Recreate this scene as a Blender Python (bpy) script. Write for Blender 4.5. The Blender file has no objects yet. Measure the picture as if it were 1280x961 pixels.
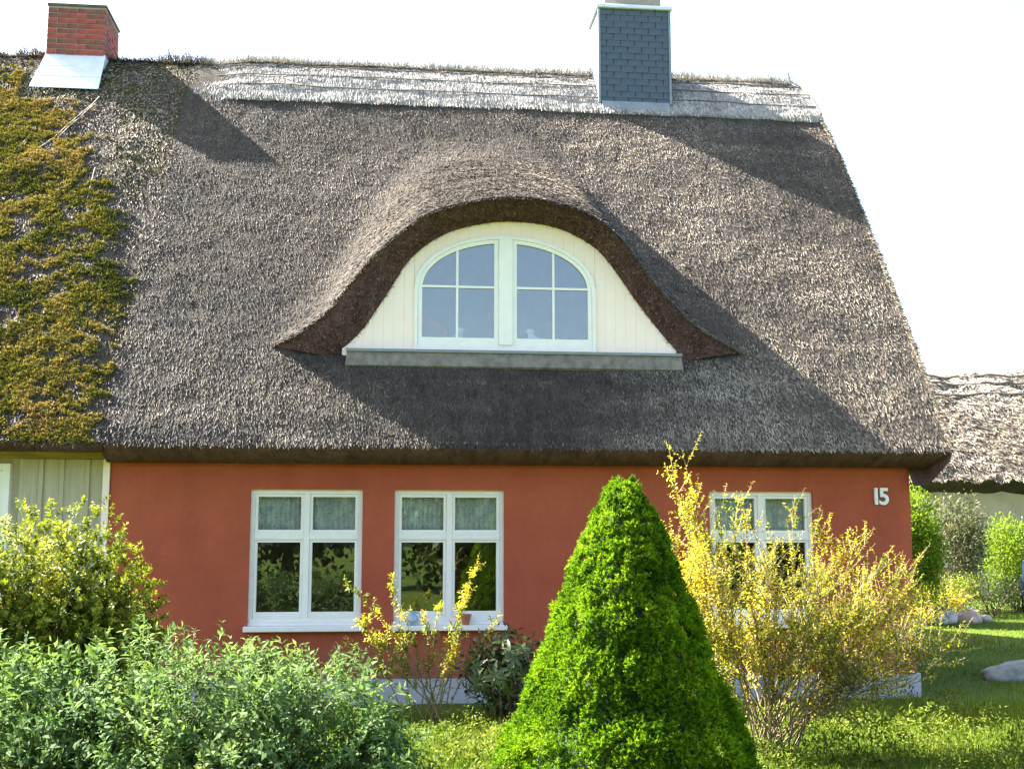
import bpy, math, random
import numpy as np
from mathutils import Vector, Matrix

# ------------------------------------------------------------------ camera, sky, sun, exposure
scene = bpy.context.scene
C = scene.collection
cam_d = bpy.data.cameras.new("camera")
cam = bpy.data.objects.new("camera", cam_d)
C.objects.link(cam)
cam_d.sensor_width = 36.0
cam_d.lens = 42.19
cam_d.clip_end = 5000
cam.location = (0.0, -12.9, 1.65)
YAW, PITCH = math.radians(6.0), math.atan(200 / 1500)
fwd = Vector((math.sin(YAW) * math.cos(PITCH), math.cos(YAW) * math.cos(PITCH), math.sin(PITCH)))
cam.rotation_euler = fwd.to_track_quat('-Z', 'Y').to_euler()
scene.camera = cam

SUN_DIR = Vector((1.0, -0.53, -1.03)).normalized()        # the way the light travels
elev = math.asin(-SUN_DIR.z)
azim = math.atan2(-SUN_DIR.x, -SUN_DIR.y)                 # clockwise from +Y
world = bpy.data.worlds.new("World")
scene.world = world
world.use_nodes = True
wn = world.node_tree
bg = wn.nodes["Background"]
sky = wn.nodes.new("ShaderNodeTexSky")
sky.sky_type = 'NISHITA'
sky.sun_disc = False
sky.sun_elevation = elev
sky.sun_rotation = azim
sky.air_density = 1.0
sky.dust_density = 3.0
sky.ozone_density = 1.0
wn.links.new(sky.outputs[0], bg.inputs[0])
bg.inputs[1].default_value = 0.075
sun_d = bpy.data.lights.new("sun", 'SUN')
sun_d.energy = 5.0
sun_d.angle = math.radians(0.5)
sun_d.color = (1.0, 0.95, 0.86)
sun = bpy.data.objects.new("sun", sun_d)
C.objects.link(sun)
sun.location = (-20, 15, 30)
sun.rotation_euler = SUN_DIR.to_track_quat('-Z', 'Y').to_euler()
vs = scene.view_settings
vs.view_transform = 'Standard'
vs.look = 'None'
vs.gamma = 1.0
vs.use_curve_mapping = False
vs.exposure = 3.1
cy = scene.cycles
cy.max_bounces = 8
cy.transparent_max_bounces = 16
cy.use_denoising = True
cy.sample_clamp_indirect = 6.0

rng = np.random.default_rng(15)
random.seed(15)

# ------------------------------------------------------------------ helpers
def _hash(ix, iy, seed):
    n = (ix.astype(np.int64) * 374761393 + iy.astype(np.int64) * 668265263 + seed * 982451653) & 0xffffffff
    n = ((n ^ (n >> 13)) * 1274126177) & 0xffffffff
    return ((n ^ (n >> 16)) & 0xffffff) / float(0xffffff)

def vnoise(x, y, seed=0):
    x = np.asarray(x, float); y = np.asarray(y, float)
    ix, iy = np.floor(x), np.floor(y)
    fx, fy = x - ix, y - iy
    fx = fx * fx * (3 - 2 * fx); fy = fy * fy * (3 - 2 * fy)
    a = _hash(ix, iy, seed); b = _hash(ix + 1, iy, seed)
    c = _hash(ix, iy + 1, seed); d = _hash(ix + 1, iy + 1, seed)
    return (a + (b - a) * fx) * (1 - fy) + (c + (d - c) * fx) * fy

def fbm(x, y, seed=0, octv=3):
    s, a, t = 0.0, 1.0, 0.0
    for k in range(octv):
        s = s + a * vnoise(x * 2 ** k, y * 2 ** k, seed + 17 * k)
        t += a; a *= 0.5
    return s / t

def norm(v):
    return v / np.maximum(np.linalg.norm(v, axis=-1, keepdims=True), 1e-9)

def sstep(a, b, x):
    t = np.clip((np.asarray(x, float) - a) / (b - a), 0, 1)
    return t * t * (3 - 2 * t)

def make_mesh(name, V, F, tone=None, smooth=False):
    me = bpy.data.meshes.new(name)
    if isinstance(F, np.ndarray):
        V = np.asarray(V, np.float32); k = F.shape[1]
        me.vertices.add(len(V)); me.vertices.foreach_set("co", V.ravel())
        me.loops.add(F.size); me.loops.foreach_set("vertex_index", F.astype(np.int32).ravel())
        me.polygons.add(len(F))
        me.polygons.foreach_set("loop_start", np.arange(0, F.size, k, dtype=np.int32))
        me.polygons.foreach_set("loop_total", np.full(len(F), k, np.int32))
        me.update(calc_edges=True)
    else:
        me.from_pydata([tuple(map(float, v)) for v in V], [], [tuple(map(int, f)) for f in F])
        me.update()
    if smooth:
        me.polygons.foreach_set("use_smooth", np.ones(len(me.polygons), bool))
    if tone is not None:
        at = me.attributes.new("tone", 'FLOAT', 'POINT')
        at.data.foreach_set("value", np.asarray(tone, np.float32))
    return me

def attach(o, parent):
    o.parent = parent
    if parent is not None and parent.parent is None:
        o.matrix_parent_inverse = Matrix.Translation(-Vector(parent.location))

def add(name, me, mat=None, parent=None, loc=(0, 0, 0), rot=(0, 0, 0), kind=None):
    o = bpy.data.objects.new(name, me)
    C.objects.link(o)
    if mat is not None and len(me.materials) == 0:
        me.materials.append(mat)
    o.location = loc; o.rotation_euler = rot
    attach(o, parent)
    if kind: o["kind"] = kind
    return o

def empty(name, loc=(0, 0, 0), parent=None):
    o = bpy.data.objects.new(name, None)
    C.objects.link(o)
    o.location = loc
    o.empty_display_size = 0.2
    attach(o, parent)
    return o

def tag(o, label, cat, group=None):
    o["label"] = label; o["category"] = cat
    if group: o["group"] = group
    return o

def boxes(*bs):
    """each b = (x0,x1,y0,y1,z0,z1)"""
    V, F = [], []
    for x0, x1, y0, y1, z0, z1 in bs:
        n = len(V)
        V += [(x0, y0, z0), (x1, y0, z0), (x1, y1, z0), (x0, y1, z0), (x0, y0, z1), (x1, y0, z1), (x1, y1, z1), (x0, y1, z1)]
        F += [[n + i for i in f] for f in ((0, 3, 2, 1), (4, 5, 6, 7), (0, 1, 5, 4), (1, 2, 6, 5), (2, 3, 7, 6), (3, 0, 4, 7))]
    return V, F

def bevel_box(x0, x1, y0, y1, z0, z1, b):
    """box with chamfered vertical and top edges facing the outside"""
    import bmesh
    bm = bmesh.new()
    V, F = boxes((x0, x1, y0, y1, z0, z1))
    vs_ = [bm.verts.new(v) for v in V]
    for f in F: bm.faces.new([vs_[i] for i in f])
    bmesh.ops.bevel(bm, geom=bm.edges[:], offset=b, segments=1, affect='EDGES')
    me = bpy.data.meshes.new("piece"); bm.to_mesh(me); bm.free()
    return me

def columns(xs, zlo, zhi, y0, y1):
    """solid standing in the xz plane between two curves"""
    n = len(xs); V = []
    for x, a, b in zip(xs, zlo, zhi):
        V += [(x, y0, a), (x, y0, b), (x, y1, a), (x, y1, b)]
    F = []
    for i in range(n - 1):
        a, b = 4 * i, 4 * i + 4
        F += [(a, b, b + 1, a + 1), (a + 2, a + 3, b + 3, b + 2), (a + 1, b + 1, b + 3, a + 3), (a, a + 2, b + 2, b)]
    F += [(0, 1, 3, 2), (4 * n - 4, 4 * n - 2, 4 * n - 1, 4 * n - 3)]
    return V, F

def merge(parts):
    V, F = [], []
    for v, f in parts:
        n = len(V); V += list(v); F += [[i + n for i in q] for q in f]
    return V, F

def grid(X, Y, Z):
    r, c = X.shape
    V = np.stack([X, Y, Z], -1).reshape(-1, 3)
    i = np.arange(r * c).reshape(r, c)
    F = np.stack([i[:-1, :-1], i[:-1, 1:], i[1:, 1:], i[1:, :-1]], -1).reshape(-1, 4)
    return V, F

def lathe(profile, n=20, loc=(0, 0, 0)):
    V, F = [], []
    m = len(profile)
    for r, z in profile:
        for k in range(n):
            a = 2 * math.pi * k / n
            V.append((loc[0] + r * math.cos(a), loc[1] + r * math.sin(a), loc[2] + z))
    for j in range(m - 1):
        for k in range(n):
            k2 = (k + 1) % n
            F.append((j * n + k, j * n + k2, (j + 1) * n + k2, (j + 1) * n + k))
    F.append(tuple(reversed(range(n)))); F.append(tuple((m - 1) * n + k for k in range(n)))
    return V, F

def blades(P, D, N, L, W, stations=((0, .35), (.45, 1.0), (1, 0.05)), fold=0.15, bend=0.0):
    """leaf-shaped strips: P base, D direction, N face normal"""
    n = len(P)
    D = norm(D); S = norm(np.cross(D, N)); N = np.cross(S, D)
    L = np.broadcast_to(np.asarray(L, float), (n,))[:, None]; W = np.broadcast_to(np.asarray(W, float), (n,))[:, None]
    rows = []
    for t, w in stations:
        c = P + D * L * t - N * L * bend * t * t
        if fold:
            rows += [c - S * W * w * .5 + N * W * w * fold, c, c + S * W * w * .5 + N * W * w * fold]
        else:
            rows += [c - S * W * w * .5, c + S * W * w * .5]
    k = 3 if fold else 2
    m = len(stations)
    V = np.stack(rows, 1).reshape(-1, 3)
    base = (np.arange(n) * (k * m))[:, None]
    q = []
    for j in range(m - 1):
        for s in range(k - 1):
            a = j * k + s
            q.append([a, a + 1, a + k + 1, a + k])
    q = np.array(q)
    F = (base[:, None, :] + q[None]).reshape(-1, 4)
    return V, F, k * m

def diamonds(P, D, N, L, W, fold=0.1, bend=0.15):
    """one four-cornered leaf per point"""
    n = len(P)
    D = norm(D); S = norm(np.cross(D, N)); N = np.cross(S, D)
    L = np.broadcast_to(np.asarray(L, float), (n,))[:, None]; W = np.broadcast_to(np.asarray(W, float), (n,))[:, None]
    c = P + D * L * .45 + N * W * fold
    V = np.stack([P, c - S * W * .5, P + D * L - N * L * bend, c + S * W * .5], 1).reshape(-1, 3)
    return V, np.arange(4 * n).reshape(n, 4), 4

def tubes(polys, sides=5):
    """polys: list of (points, radii)"""
    V, F = [], []
    for pts, rad in polys:
        pts = np.asarray(pts, float); m = len(pts)
        t = norm(np.gradient(pts, axis=0))
        ref = np.array([0.31, 0.95, 0.05])
        s = norm(np.cross(t, ref)); u = np.cross(s, t)
        n0 = len(V)
        for j in range(m):
            for k in range(sides):
                a = 2 * math.pi * k / sides
                V.append(tuple(pts[j] + rad[j] * (math.cos(a) * s[j] + math.sin(a) * u[j])))
        for j in range(m - 1):
            for k in range(sides):
                k2 = (k + 1) % sides
                F.append((n0 + j * sides + k, n0 + j * sides + k2, n0 + (j + 1) * sides + k2, n0 + (j + 1) * sides + k))
        F.append(tuple(n0 + (m - 1) * sides + k for k in range(sides)))
    return V, F

def rand_dirs(n):
    return norm(rng.normal(size=(n, 3)))

# ------------------------------------------------------------------ materials
def newmat(name):
    m = bpy.data.materials.new(name); m.use_nodes = True
    nt = m.node_tree
    return m, nt, nt.nodes["Principled BSDF"]

def ramp(nt, stops, fac):
    r = nt.nodes.new("ShaderNodeValToRGB")
    el = r.color_ramp.elements
    while len(el) < len(stops): el.new(0.5)
    for e, (p, c) in zip(el, stops):
        e.position = p; e.color = (*c, 1)
    nt.links.new(fac, r.inputs[0])
    return r.outputs[0]

def noise_out(nt, scale, detail=4, rough=0.6, vec=None, stretch=None):
    n = nt.nodes.new("ShaderNodeTexNoise")
    n.inputs["Scale"].default_value = scale; n.inputs["Detail"].default_value = detail; n.inputs["Roughness"].default_value = rough
    tc = nt.nodes.new("ShaderNodeTexCoord")
    src = tc.outputs["Object"]
    if stretch:
        mp = nt.nodes.new("ShaderNodeMapping"); mp.inputs["Scale"].default_value = stretch
        nt.links.new(src, mp.inputs[0]); src = mp.outputs[0]
    nt.links.new(src, n.inputs["Vector"])
    return n.outputs["Fac"]

def mixc(nt, a, b, fac, mode='MIX'):
    m = nt.nodes.new("ShaderNodeMix"); m.data_type = 'RGBA'; m.blend_type = mode
    for i, v in ((6, a), (7, b)):
        if isinstance(v, tuple): m.inputs[i].default_value = (*v, 1)
        else: nt.links.new(v, m.inputs[i])
    if isinstance(fac, (int, float)): m.inputs[0].default_value = fac
    else: nt.links.new(fac, m.inputs[0])
    return m.outputs[2]

def plain(name, col, rough=0.6, var=0.12, scale=6.0, bump=0.0, bscale=60.0, metal=0.0, spec=0.5, stretch=None):
    m, nt, p = newmat(name)
    f = noise_out(nt, scale, stretch=stretch)
    lo = tuple(c * (1 - var) for c in col); hi = tuple(min(1, c * (1 + var)) for c in col)
    nt.links.new(ramp(nt, [(0.3, lo), (0.7, hi)], f), p.inputs["Base Color"])
    p.inputs["Roughness"].default_value = rough; p.inputs["Metallic"].default_value = metal
    p.inputs["Specular IOR Level"].default_value = spec
    if bump:
        b = nt.nodes.new("ShaderNodeBump"); b.inputs["Strength"].default_value = bump; b.inputs["Distance"].default_value = 0.01
        nt.links.new(noise_out(nt, bscale, 6, 0.7), b.inputs["Height"]); nt.links.new(b.outputs[0], p.inputs["Normal"])
    return m

def leafmat(name, stops, trans=0.35, rough=0.5, spec=0.4, tcol=1.25):
    """leaf colour runs over the per-leaf value 'tone'"""
    m, nt, p = newmat(name)
    a = nt.nodes.new("ShaderNodeAttribute"); a.attribute_name = "tone"
    col = ramp(nt, stops, a.outputs["Fac"])
    nt.links.new(col, p.inputs["Base Color"])
    p.inputs["Roughness"].default_value = rough
    p.inputs["Specular IOR Level"].default_value = spec
    t = nt.nodes.new("ShaderNodeBsdfTranslucent")
    tc = mixc(nt, col, (tcol, tcol, tcol * 0.55), 1.0, 'MULTIPLY')
    nt.links.new(tc, t.inputs[0])
    mx = nt.nodes.new("ShaderNodeMixShader"); mx.inputs[0].default_value = trans
    nt.links.new(p.outputs[0], mx.inputs[1]); nt.links.new(t.outputs[0], mx.inputs[2])
    nt.links.new(mx.outputs[0], nt.nodes["Material Output"].inputs[0])
    return m

def glassmat(name, refl, tint=(0.9, 0.95, 0.95)):
    m, nt, p = newmat(name)
    nt.nodes.remove(p)
    tr = nt.nodes.new("ShaderNodeBsdfTransparent"); tr.inputs[0].default_value = (*tint, 1)
    gl = nt.nodes.new("ShaderNodeBsdfGlossy"); gl.inputs["Roughness"].default_value = 0.01
    fr = nt.nodes.new("ShaderNodeFresnel"); fr.inputs[0].default_value = 1.5
    ad = nt.nodes.new("ShaderNodeMath"); ad.operation = 'ADD'; ad.use_clamp = True; ad.inputs[1].default_value = refl
    nt.links.new(fr.outputs[0], ad.inputs[0])
    mx = nt.nodes.new("ShaderNodeMixShader")
    nt.links.new(ad.outputs[0], mx.inputs[0]); nt.links.new(tr.outputs[0], mx.inputs[1]); nt.links.new(gl.outputs[0], mx.inputs[2])
    b = nt.nodes.new("ShaderNodeBump"); b.inputs["Strength"].default_value = 0.04; b.inputs["Distance"].default_value = 0.02
    nt.links.new(noise_out(nt, 1.8, 1), b.inputs["Height"]); nt.links.new(b.outputs[0], gl.inputs["Normal"])
    nt.links.new(mx.outputs[0], nt.nodes["Material Output"].inputs[0])
    return m

def thatchmat(name, stops, moss=None):
    m, nt, p = newmat(name)
    f = noise_out(nt, 1.0, 6, 0.75, stretch=(9, 3, 3))
    g = noise_out(nt, 0.9, 3, 0.6)
    c1 = ramp(nt, stops, f)
    c = mixc(nt, c1, (0.55, 0.5, 0.45), g, 'MULTIPLY') if moss is None else mixc(nt, c1, moss, ramp(nt, [(0.42, (0, 0, 0)), (0.55, (1, 1, 1))], g))
    nt.links.new(c, p.inputs["Base Color"]); p.inputs["Roughness"].default_value = 0.9; p.inputs["Specular IOR Level"].default_value = 0.1
    b = nt.nodes.new("ShaderNodeBump"); b.inputs["Strength"].default_value = 0.9; b.inputs["Distance"].default_value = 0.03
    nt.links.new(noise_out(nt, 1.0, 6, 0.8, stretch=(60, 14, 14)), b.inputs["Height"]); nt.links.new(b.outputs[0], p.inputs["Normal"])
    return m

def reedmat(name, stops, rough=0.75):
    m, nt, p = newmat(name)
    a = nt.nodes.new("ShaderNodeAttribute"); a.attribute_name = "tone"
    c = ramp(nt, stops, a.outputs["Fac"])
    g = noise_out(nt, 0.8, 5, 0.65, stretch=(1, 2.2, 2.2))
    c = mixc(nt, c, ramp(nt, [(0.3, (0.62, 0.62, 0.64)), (0.65, (1.0, 0.98, 0.94))], g), 1.0, 'MULTIPLY')
    nt.links.new(c, p.inputs["Base Color"]); p.inputs["Roughness"].default_value = rough; p.inputs["Specular IOR Level"].default_value = 0.2
    return m

M = {}
M["red"] = None
def redwall():
    m, nt, p = newmat("red_render")
    f = noise_out(nt, 1.2, 5, 0.6)
    f2 = noise_out(nt, 14, 5, 0.7)
    c = ramp(nt, [(0.3, (0.375, 0.082, 0.044)), (0.7, (0.475, 0.112, 0.060))], f)
    c = mixc(nt, c, ramp(nt, [(0.35, (0.9, 0.9, 0.9)), (0.65, (1, 1, 1))], f2), 1.0, 'MULTIPLY')
    run = noise_out(nt, 1.0, 4, 0.6, stretch=(3.2, 3.2, 0.35))
    c = mixc(nt, c, ramp(nt, [(0.36, (0.91, 0.92, 0.92)), (0.62, (1, 1, 1))], run), 1.0, 'MULTIPLY')
    sx = nt.nodes.new("ShaderNodeSeparateXYZ"); tco = nt.nodes.new("ShaderNodeTexCoord"); nt.links.new(tco.outputs["Object"], sx.inputs[0])
    ad = nt.nodes.new("ShaderNodeMath"); ad.operation = 'MULTIPLY_ADD'; ad.inputs[1].default_value = -0.7
    nt.links.new(f2, ad.inputs[0]); nt.links.new(sx.outputs[2], ad.inputs[2])
    c = mixc(nt, c, (0.23, 0.11, 0.075), ramp(nt, [(0.0, (0.55, 0.55, 0.55)), (0.38, (0, 0, 0))], ad.outputs[0]))
    nt.links.new(c, p.inputs["Base Color"]); p.inputs["Roughness"].default_value = 0.85; p.inputs["Specular IOR Level"].default_value = 0.15
    b = nt.nodes.new("ShaderNodeBump"); b.inputs["Strength"].default_value = 0.35; b.inputs["Distance"].default_value = 0.01
    nt.links.new(noise_out(nt, 90, 6, 0.7), b.inputs["Height"]); nt.links.new(b.outputs[0], p.inputs["Normal"])
    return m
M["red"] = redwall()
M["plinth"] = plain("grey_plinth", (0.40, 0.40, 0.43), 0.85, 0.15, 5, 0.3)
M["white"] = plain("white_paint", (0.82, 0.77, 0.73), 0.45, 0.04, 8)
M["cream"] = plain("cream_paint", (0.93, 0.74, 0.65), 0.5, 0.03, 3)
M["glass"] = glassmat("window_glass", 0.03)
M["dglass"] = glassmat("dormer_glass", 0.09)
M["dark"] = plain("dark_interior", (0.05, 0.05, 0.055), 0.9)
M["lead"] = plain("lead_sheet", (0.20, 0.22, 0.24), 0.5, 0.15, 7, 0.15, 30)
M["zinc"] = plain("zinc_sheet", (0.62, 0.66, 0.70), 0.4, 0.1, 6, 0.1, 20, 0.3)
M["slate"] = plain("dark_slate", (0.052, 0.072, 0.105), 0.55, 0.18, 9, 0.2, 40)
M["brick"] = plain("red_brick", (0.30, 0.058, 0.048), 0.85, 0.35, 11, 0.4, 70)
M["brick_dark"] = plain("sooty_brick", (0.19, 0.06, 0.048), 0.85, 0.35, 11, 0.4, 70)
M["mortar"] = plain("mortar", (0.30, 0.25, 0.21), 0.95, 0.15, 20, 0.4)
M["board"] = plain("weathered_board", (0.44, 0.38, 0.28), 0.8, 0.15, 3, 0.3, 30, stretch=(8, 8, 0.6))
M["fascia"] = plain("ochre_board", (0.27, 0.18, 0.055), 0.8, 0.25, 4, 0.3, 30, stretch=(0.8, 8, 8))
M["wire"] = plain("rusty_wire", (0.10, 0.085, 0.075), 0.6)
M["stem"] = plain("brown_bark", (0.13, 0.085, 0.05), 0.85, 0.3, 12, 0.4)
M["twig"] = plain("tan_twig", (0.17, 0.125, 0.075), 0.8, 0.3, 14)
M["stone"] = plain("pale_stone", (0.50, 0.47, 0.43), 0.9, 0.2, 5, 0.6, 12)
M["stone_pink"] = plain("pinkish_stone", (0.50, 0.36, 0.30), 0.9, 0.2, 5, 0.6, 12)
M["rock"] = plain("mossy_grey_rock", (0.30, 0.31, 0.25), 0.95, 0.45, 5, 1.0, 14)
M["blue"] = plain("blue_plastic", (0.03, 0.10, 0.36), 0.4, 0.1, 4)
M["digit"] = plain("brushed_white_metal", (0.72, 0.72, 0.72), 0.35, 0.05, 10, metal=0.2)
M["porcelain"] = plain("white_porcelain", (0.75, 0.77, 0.8), 0.2, 0.05)
M["porcelain_blue"] = plain("grey_blue_glaze", (0.35, 0.42, 0.52), 0.25, 0.2, 25)
M["terracotta"] = plain("terracotta", (0.38, 0.14, 0.06), 0.8, 0.15)
M["thatch"] = thatchmat("thatch_base", [(0.3, (0.045, 0.039, 0.034)), (0.7, (0.13, 0.114, 0.094))])
M["thatch_moss"] = thatchmat("thatch_base_mossy", [(0.3, (0.035, 0.028, 0.022)), (0.7, (0.11, 0.09, 0.07))], (0.05, 0.045, 0.008))
M["thatch_cap"] = thatchmat("ridge_thatch", [(0.3, (0.25, 0.24, 0.225)), (0.7, (0.52, 0.50, 0.47))])
M["thatch_cut"] = thatchmat("cut_thatch", [(0.3, (0.09, 0.05, 0.052)), (0.7, (0.26, 0.155, 0.155))])
M["reed"] = reedmat("weathered_reed", [(0.0, (0.048, 0.041, 0.035)), (0.4, (0.130, 0.110, 0.088)), (0.8, (0.29, 0.245, 0.188)), (1.0, (0.48, 0.42, 0.33))])
M["reed_old"] = reedmat("old_reed", [(0.0, (0.04, 0.033, 0.028)), (0.55, (0.15, 0.12, 0.095)), (1.0, (0.42, 0.36, 0.29))])
M["reed_cap"] = reedmat("pale_ridge_reed", [(0.0, (0.12, 0.112, 0.105)), (0.45, (0.37, 0.345, 0.315)), (1.0, (0.68, 0.645, 0.59))])
M["reed_brown"] = reedmat("brown_reed_end", [(0.0, (0.07, 0.04, 0.045)), (0.6, (0.24, 0.14, 0.15)), (1.0, (0.42, 0.28, 0.28))])
M["moss"] = leafmat("yellow_moss", [(0.0, (0.045, 0.055, 0.014)), (0.4, (0.125, 0.125, 0.026)), (0.75, (0.235, 0.195, 0.045)), (1.0, (0.29, 0.20, 0.08))], 0.2, 0.9, 0.1)
M["spruce"] = leafmat("spruce_needle", [(0.0, (0.035, 0.085, 0.005)), (0.5, (0.11, 0.215, 0.007)), (1.0, (0.24, 0.35, 0.013))], 0.42, 0.8, 0.08)
M["sage"] = leafmat("grey_green_leaf", [(0.0, (0.035, 0.065, 0.022)), (0.5, (0.085, 0.15, 0.05)), (1.0, (0.18, 0.26, 0.085))], 0.38, 0.7, 0.12)
M["gold"] = leafmat("golden_leaf", [(0.0, (0.045, 0.075, 0.008)), (0.45, (0.16, 0.20, 0.015)), (0.85, (0.38, 0.38, 0.03)), (1.0, (0.42, 0.27, 0.05))], 0.35, 0.55, 0.25)
M["forsythia"] = leafmat("forsythia_bloom", [(0.0, (0.10, 0.15, 0.015)), (0.35, (0.27, 0.33, 0.03)), (0.52, (0.53, 0.48, 0.04)), (0.9, (0.72, 0.56, 0.04)), (1.0, (0.40, 0.19, 0.03))], 0.4, 0.55, 0.2)
M["rhodo"] = leafmat("glossy_dark_leaf", [(0.0, (0.03, 0.055, 0.014)), (1.0, (0.10, 0.125, 0.045))], 0.15, 0.42, 0.4)
M["bright"] = leafmat("spring_leaf", [(0.0, (0.07, 0.13, 0.01)), (1.0, (0.25, 0.34, 0.03))], 0.4, 0.75, 0.1)
M["cover"] = leafmat("ground_cover_leaf", [(0.0, (0.06, 0.09, 0.012)), (0.5, (0.13, 0.17, 0.022)), (0.8, (0.19, 0.22, 0.035)), (1.0, (0.24, 0.21, 0.07))], 0.3, 0.75, 0.1)
M["dull"] = leafmat("dull_leaf", [(0.0, (0.04, 0.055, 0.025)), (0.6, (0.13, 0.14, 0.07)), (1.0, (0.26, 0.20, 0.15))], 0.3, 0.6, 0.2)
M["darkleaf"] = leafmat("dark_leaf", [(0.0, (0.02, 0.035, 0.008)), (1.0, (0.085, 0.12, 0.02))], 0.3, 0.5, 0.3)
M["grassblade"] = leafmat("grass_blade", [(0.0, (0.05, 0.10, 0.012)), (0.5, (0.12, 0.19, 0.02)), (1.0, (0.24, 0.27, 0.04))], 0.35, 0.75, 0.1)

def groundmat():
    m, nt, p = newmat("lawn_soil")
    f = noise_out(nt, 2.5, 6, 0.7); g = noise_out(nt, 0.25, 3)
    c = ramp(nt, [(0.3, (0.045, 0.075, 0.012)), (0.7, (0.10, 0.15, 0.02))], f)
    c = mixc(nt, c, (0.12, 0.13, 0.035), ramp(nt, [(0.45, (0, 0, 0)), (0.7, (0.7, 0.7, 0.7))], g))
    nt.links.new(c, p.inputs["Base Color"]); p.inputs["Roughness"].default_value = 0.95; p.inputs["Specular IOR Level"].default_value = 0.1
    b = nt.nodes.new("ShaderNodeBump"); b.inputs["Strength"].default_value = 0.6; b.inputs["Distance"].default_value = 0.04
    nt.links.new(noise_out(nt, 30, 6, 0.8), b.inputs["Height"]); nt.links.new(b.outputs[0], p.inputs["Normal"])
    return m
M["ground"] = groundmat()

def lacemat():
    m, nt, p = newmat("lace_curtain")
    p.inputs["Base Color"].default_value = (0.90, 0.84, 0.76, 1); p.inputs["Roughness"].default_value = 0.9
    v = nt.nodes.new("ShaderNodeTexVoronoi"); v.inputs["Scale"].default_value = 38
    tc = nt.nodes.new("ShaderNodeTexCoord"); nt.links.new(tc.outputs["Object"], v.inputs["Vector"])
    f = ramp(nt, [(0.1, (0.5, 0.5, 0.5)), (0.45, (1, 1, 1))], v.outputs["Distance"])
    n = ramp(nt, [(0.35, (0.70, 0.70, 0.70)), (0.65, (1, 1, 1))], noise_out(nt, 9, 3))
    f = mixc(nt, f, n, 1.0, 'MULTIPLY')
    tr = nt.nodes.new("ShaderNodeBsdfTransparent")
    mx = nt.nodes.new("ShaderNodeMixShader")
    nt.links.new(f, mx.inputs[0]); nt.links.new(tr.outputs[0], mx.inputs[1]); nt.links.new(p.outputs[0], mx.inputs[2])
    nt.links.new(mx.outputs[0], nt.nodes["Material Output"].inputs[0])
    return m
M["lace"] = lacemat()

# ------------------------------------------------------------------ ground
def gz(x, y):
    x = np.asarray(x, float); y = np.asarray(y, float)
    return 0.50 * sstep(0.5, 17, y) * sstep(5.0, 8.0, x) + 0.02 * (vnoise(x * .7, y * .7, 3) - .5)

def axis(lo, hi, core0, core1, n):
    a = np.linspace(core0, core1, n)
    k = np.geomspace(1, 1 + (hi - core1), 14)[1:] - 1
    j = np.geomspace(1, 1 + (core0 - lo), 14)[1:] - 1
    return np.concatenate([(core0 - j)[::-1], a, core1 + k])
gx, gy = np.meshgrid(axis(-1500, 1500, -14, 24, 130), axis(-1500, 1500, -16, 26, 130))
V, F = grid(gx, gy, gz(gx, gy) - 0.0)
g = add("ground", make_mesh("ground", V, F, smooth=True), M["ground"], kind="structure")

# ------------------------------------------------------------------ the red cottage
RS, RC = 1.26, 3.31                       # roof plane z = RC + RS*y
YE, YCAP, YR = -0.5, 3.62, 4.5            # eave, start of ridge cap, ridge line
XL, XR = -2.87, 6.10
LIP = np.array([(-1.272, 0.42, 3.832), (-0.958, 0.265, 3.963), (-0.654, 0.172, 4.193), (-0.397, 0.107, 4.507), (-0.14, 0.053, 4.805),
                (0.119, 0.008, 5.035), (0.423, -0.032, 5.249), (0.817, -0.066, 5.378), (1.20, -0.075, 5.445), (1.481, -0.077, 5.459), (1.887, -0.057, 5.414),
                (2.207, -0.027, 5.312), (2.483, 0.008, 5.146), (2.715, 0.045, 4.904), (2.949, 0.088, 4.598), (3.233, 0.149, 4.296),
                (3.574, 0.236, 4.042), (4.044, 0.42, 3.85)])
PAN = np.array([(-0.565, 3.70), (-0.417, 3.812), (-0.262, 3.986), (-0.115, 4.215), (0.041, 4.472), (0.198, 4.75), (0.393, 4.958), (0.662, 5.131),
                (0.934, 5.223), (1.252, 5.278), (1.573, 5.278), (1.849, 5.239), (2.125, 5.134), (2.383, 4.963), (2.584, 4.716), (2.766, 4.44),
                (2.966, 4.166), (3.111, 3.965), (3.22, 3.838), (3.331, 3.72)])
YP = 0.32

def smooth_curve(xs, tab_x, tab_v):
    """monotone-ish cubic through the table (finite-difference tangents)"""
    xs = np.asarray(xs, float)
    m = np.gradient(tab_v, tab_x)
    i = np.clip(np.searchsorted(tab_x, xs) - 1, 0, len(tab_x) - 2)
    h = tab_x[i + 1] - tab_x[i]; t = np.clip((xs - tab_x[i]) / h, 0, 1)
    return ((2 * t ** 3 - 3 * t ** 2 + 1) * tab_v[i] + (t ** 3 - 2 * t ** 2 + t) * h * m[i] + (-2 * t ** 3 + 3 * t ** 2) * tab_v[i + 1] + (t ** 3 - t ** 2) * h * m[i + 1])

def lip_y(x):
    x = np.asarray(x, float)
    y = smooth_curve(np.clip(x, LIP[0, 0], LIP[-1, 0]), LIP[:, 0], LIP[:, 1])
    return np.where((x < LIP[0, 0]) | (x > LIP[-1, 0]), 0.42, y)

def lip_z(x):
    x = np.asarray(x, float)
    z = smooth_curve(np.clip(x, LIP[0, 0], LIP[-1, 0]), LIP[:, 0], LIP[:, 2])
    z = z - 0.55 * np.clip(LIP[0, 0] - x, 0, 9) - 0.55 * np.clip(x - LIP[-1, 0], 0, 9)
    return z

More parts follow.
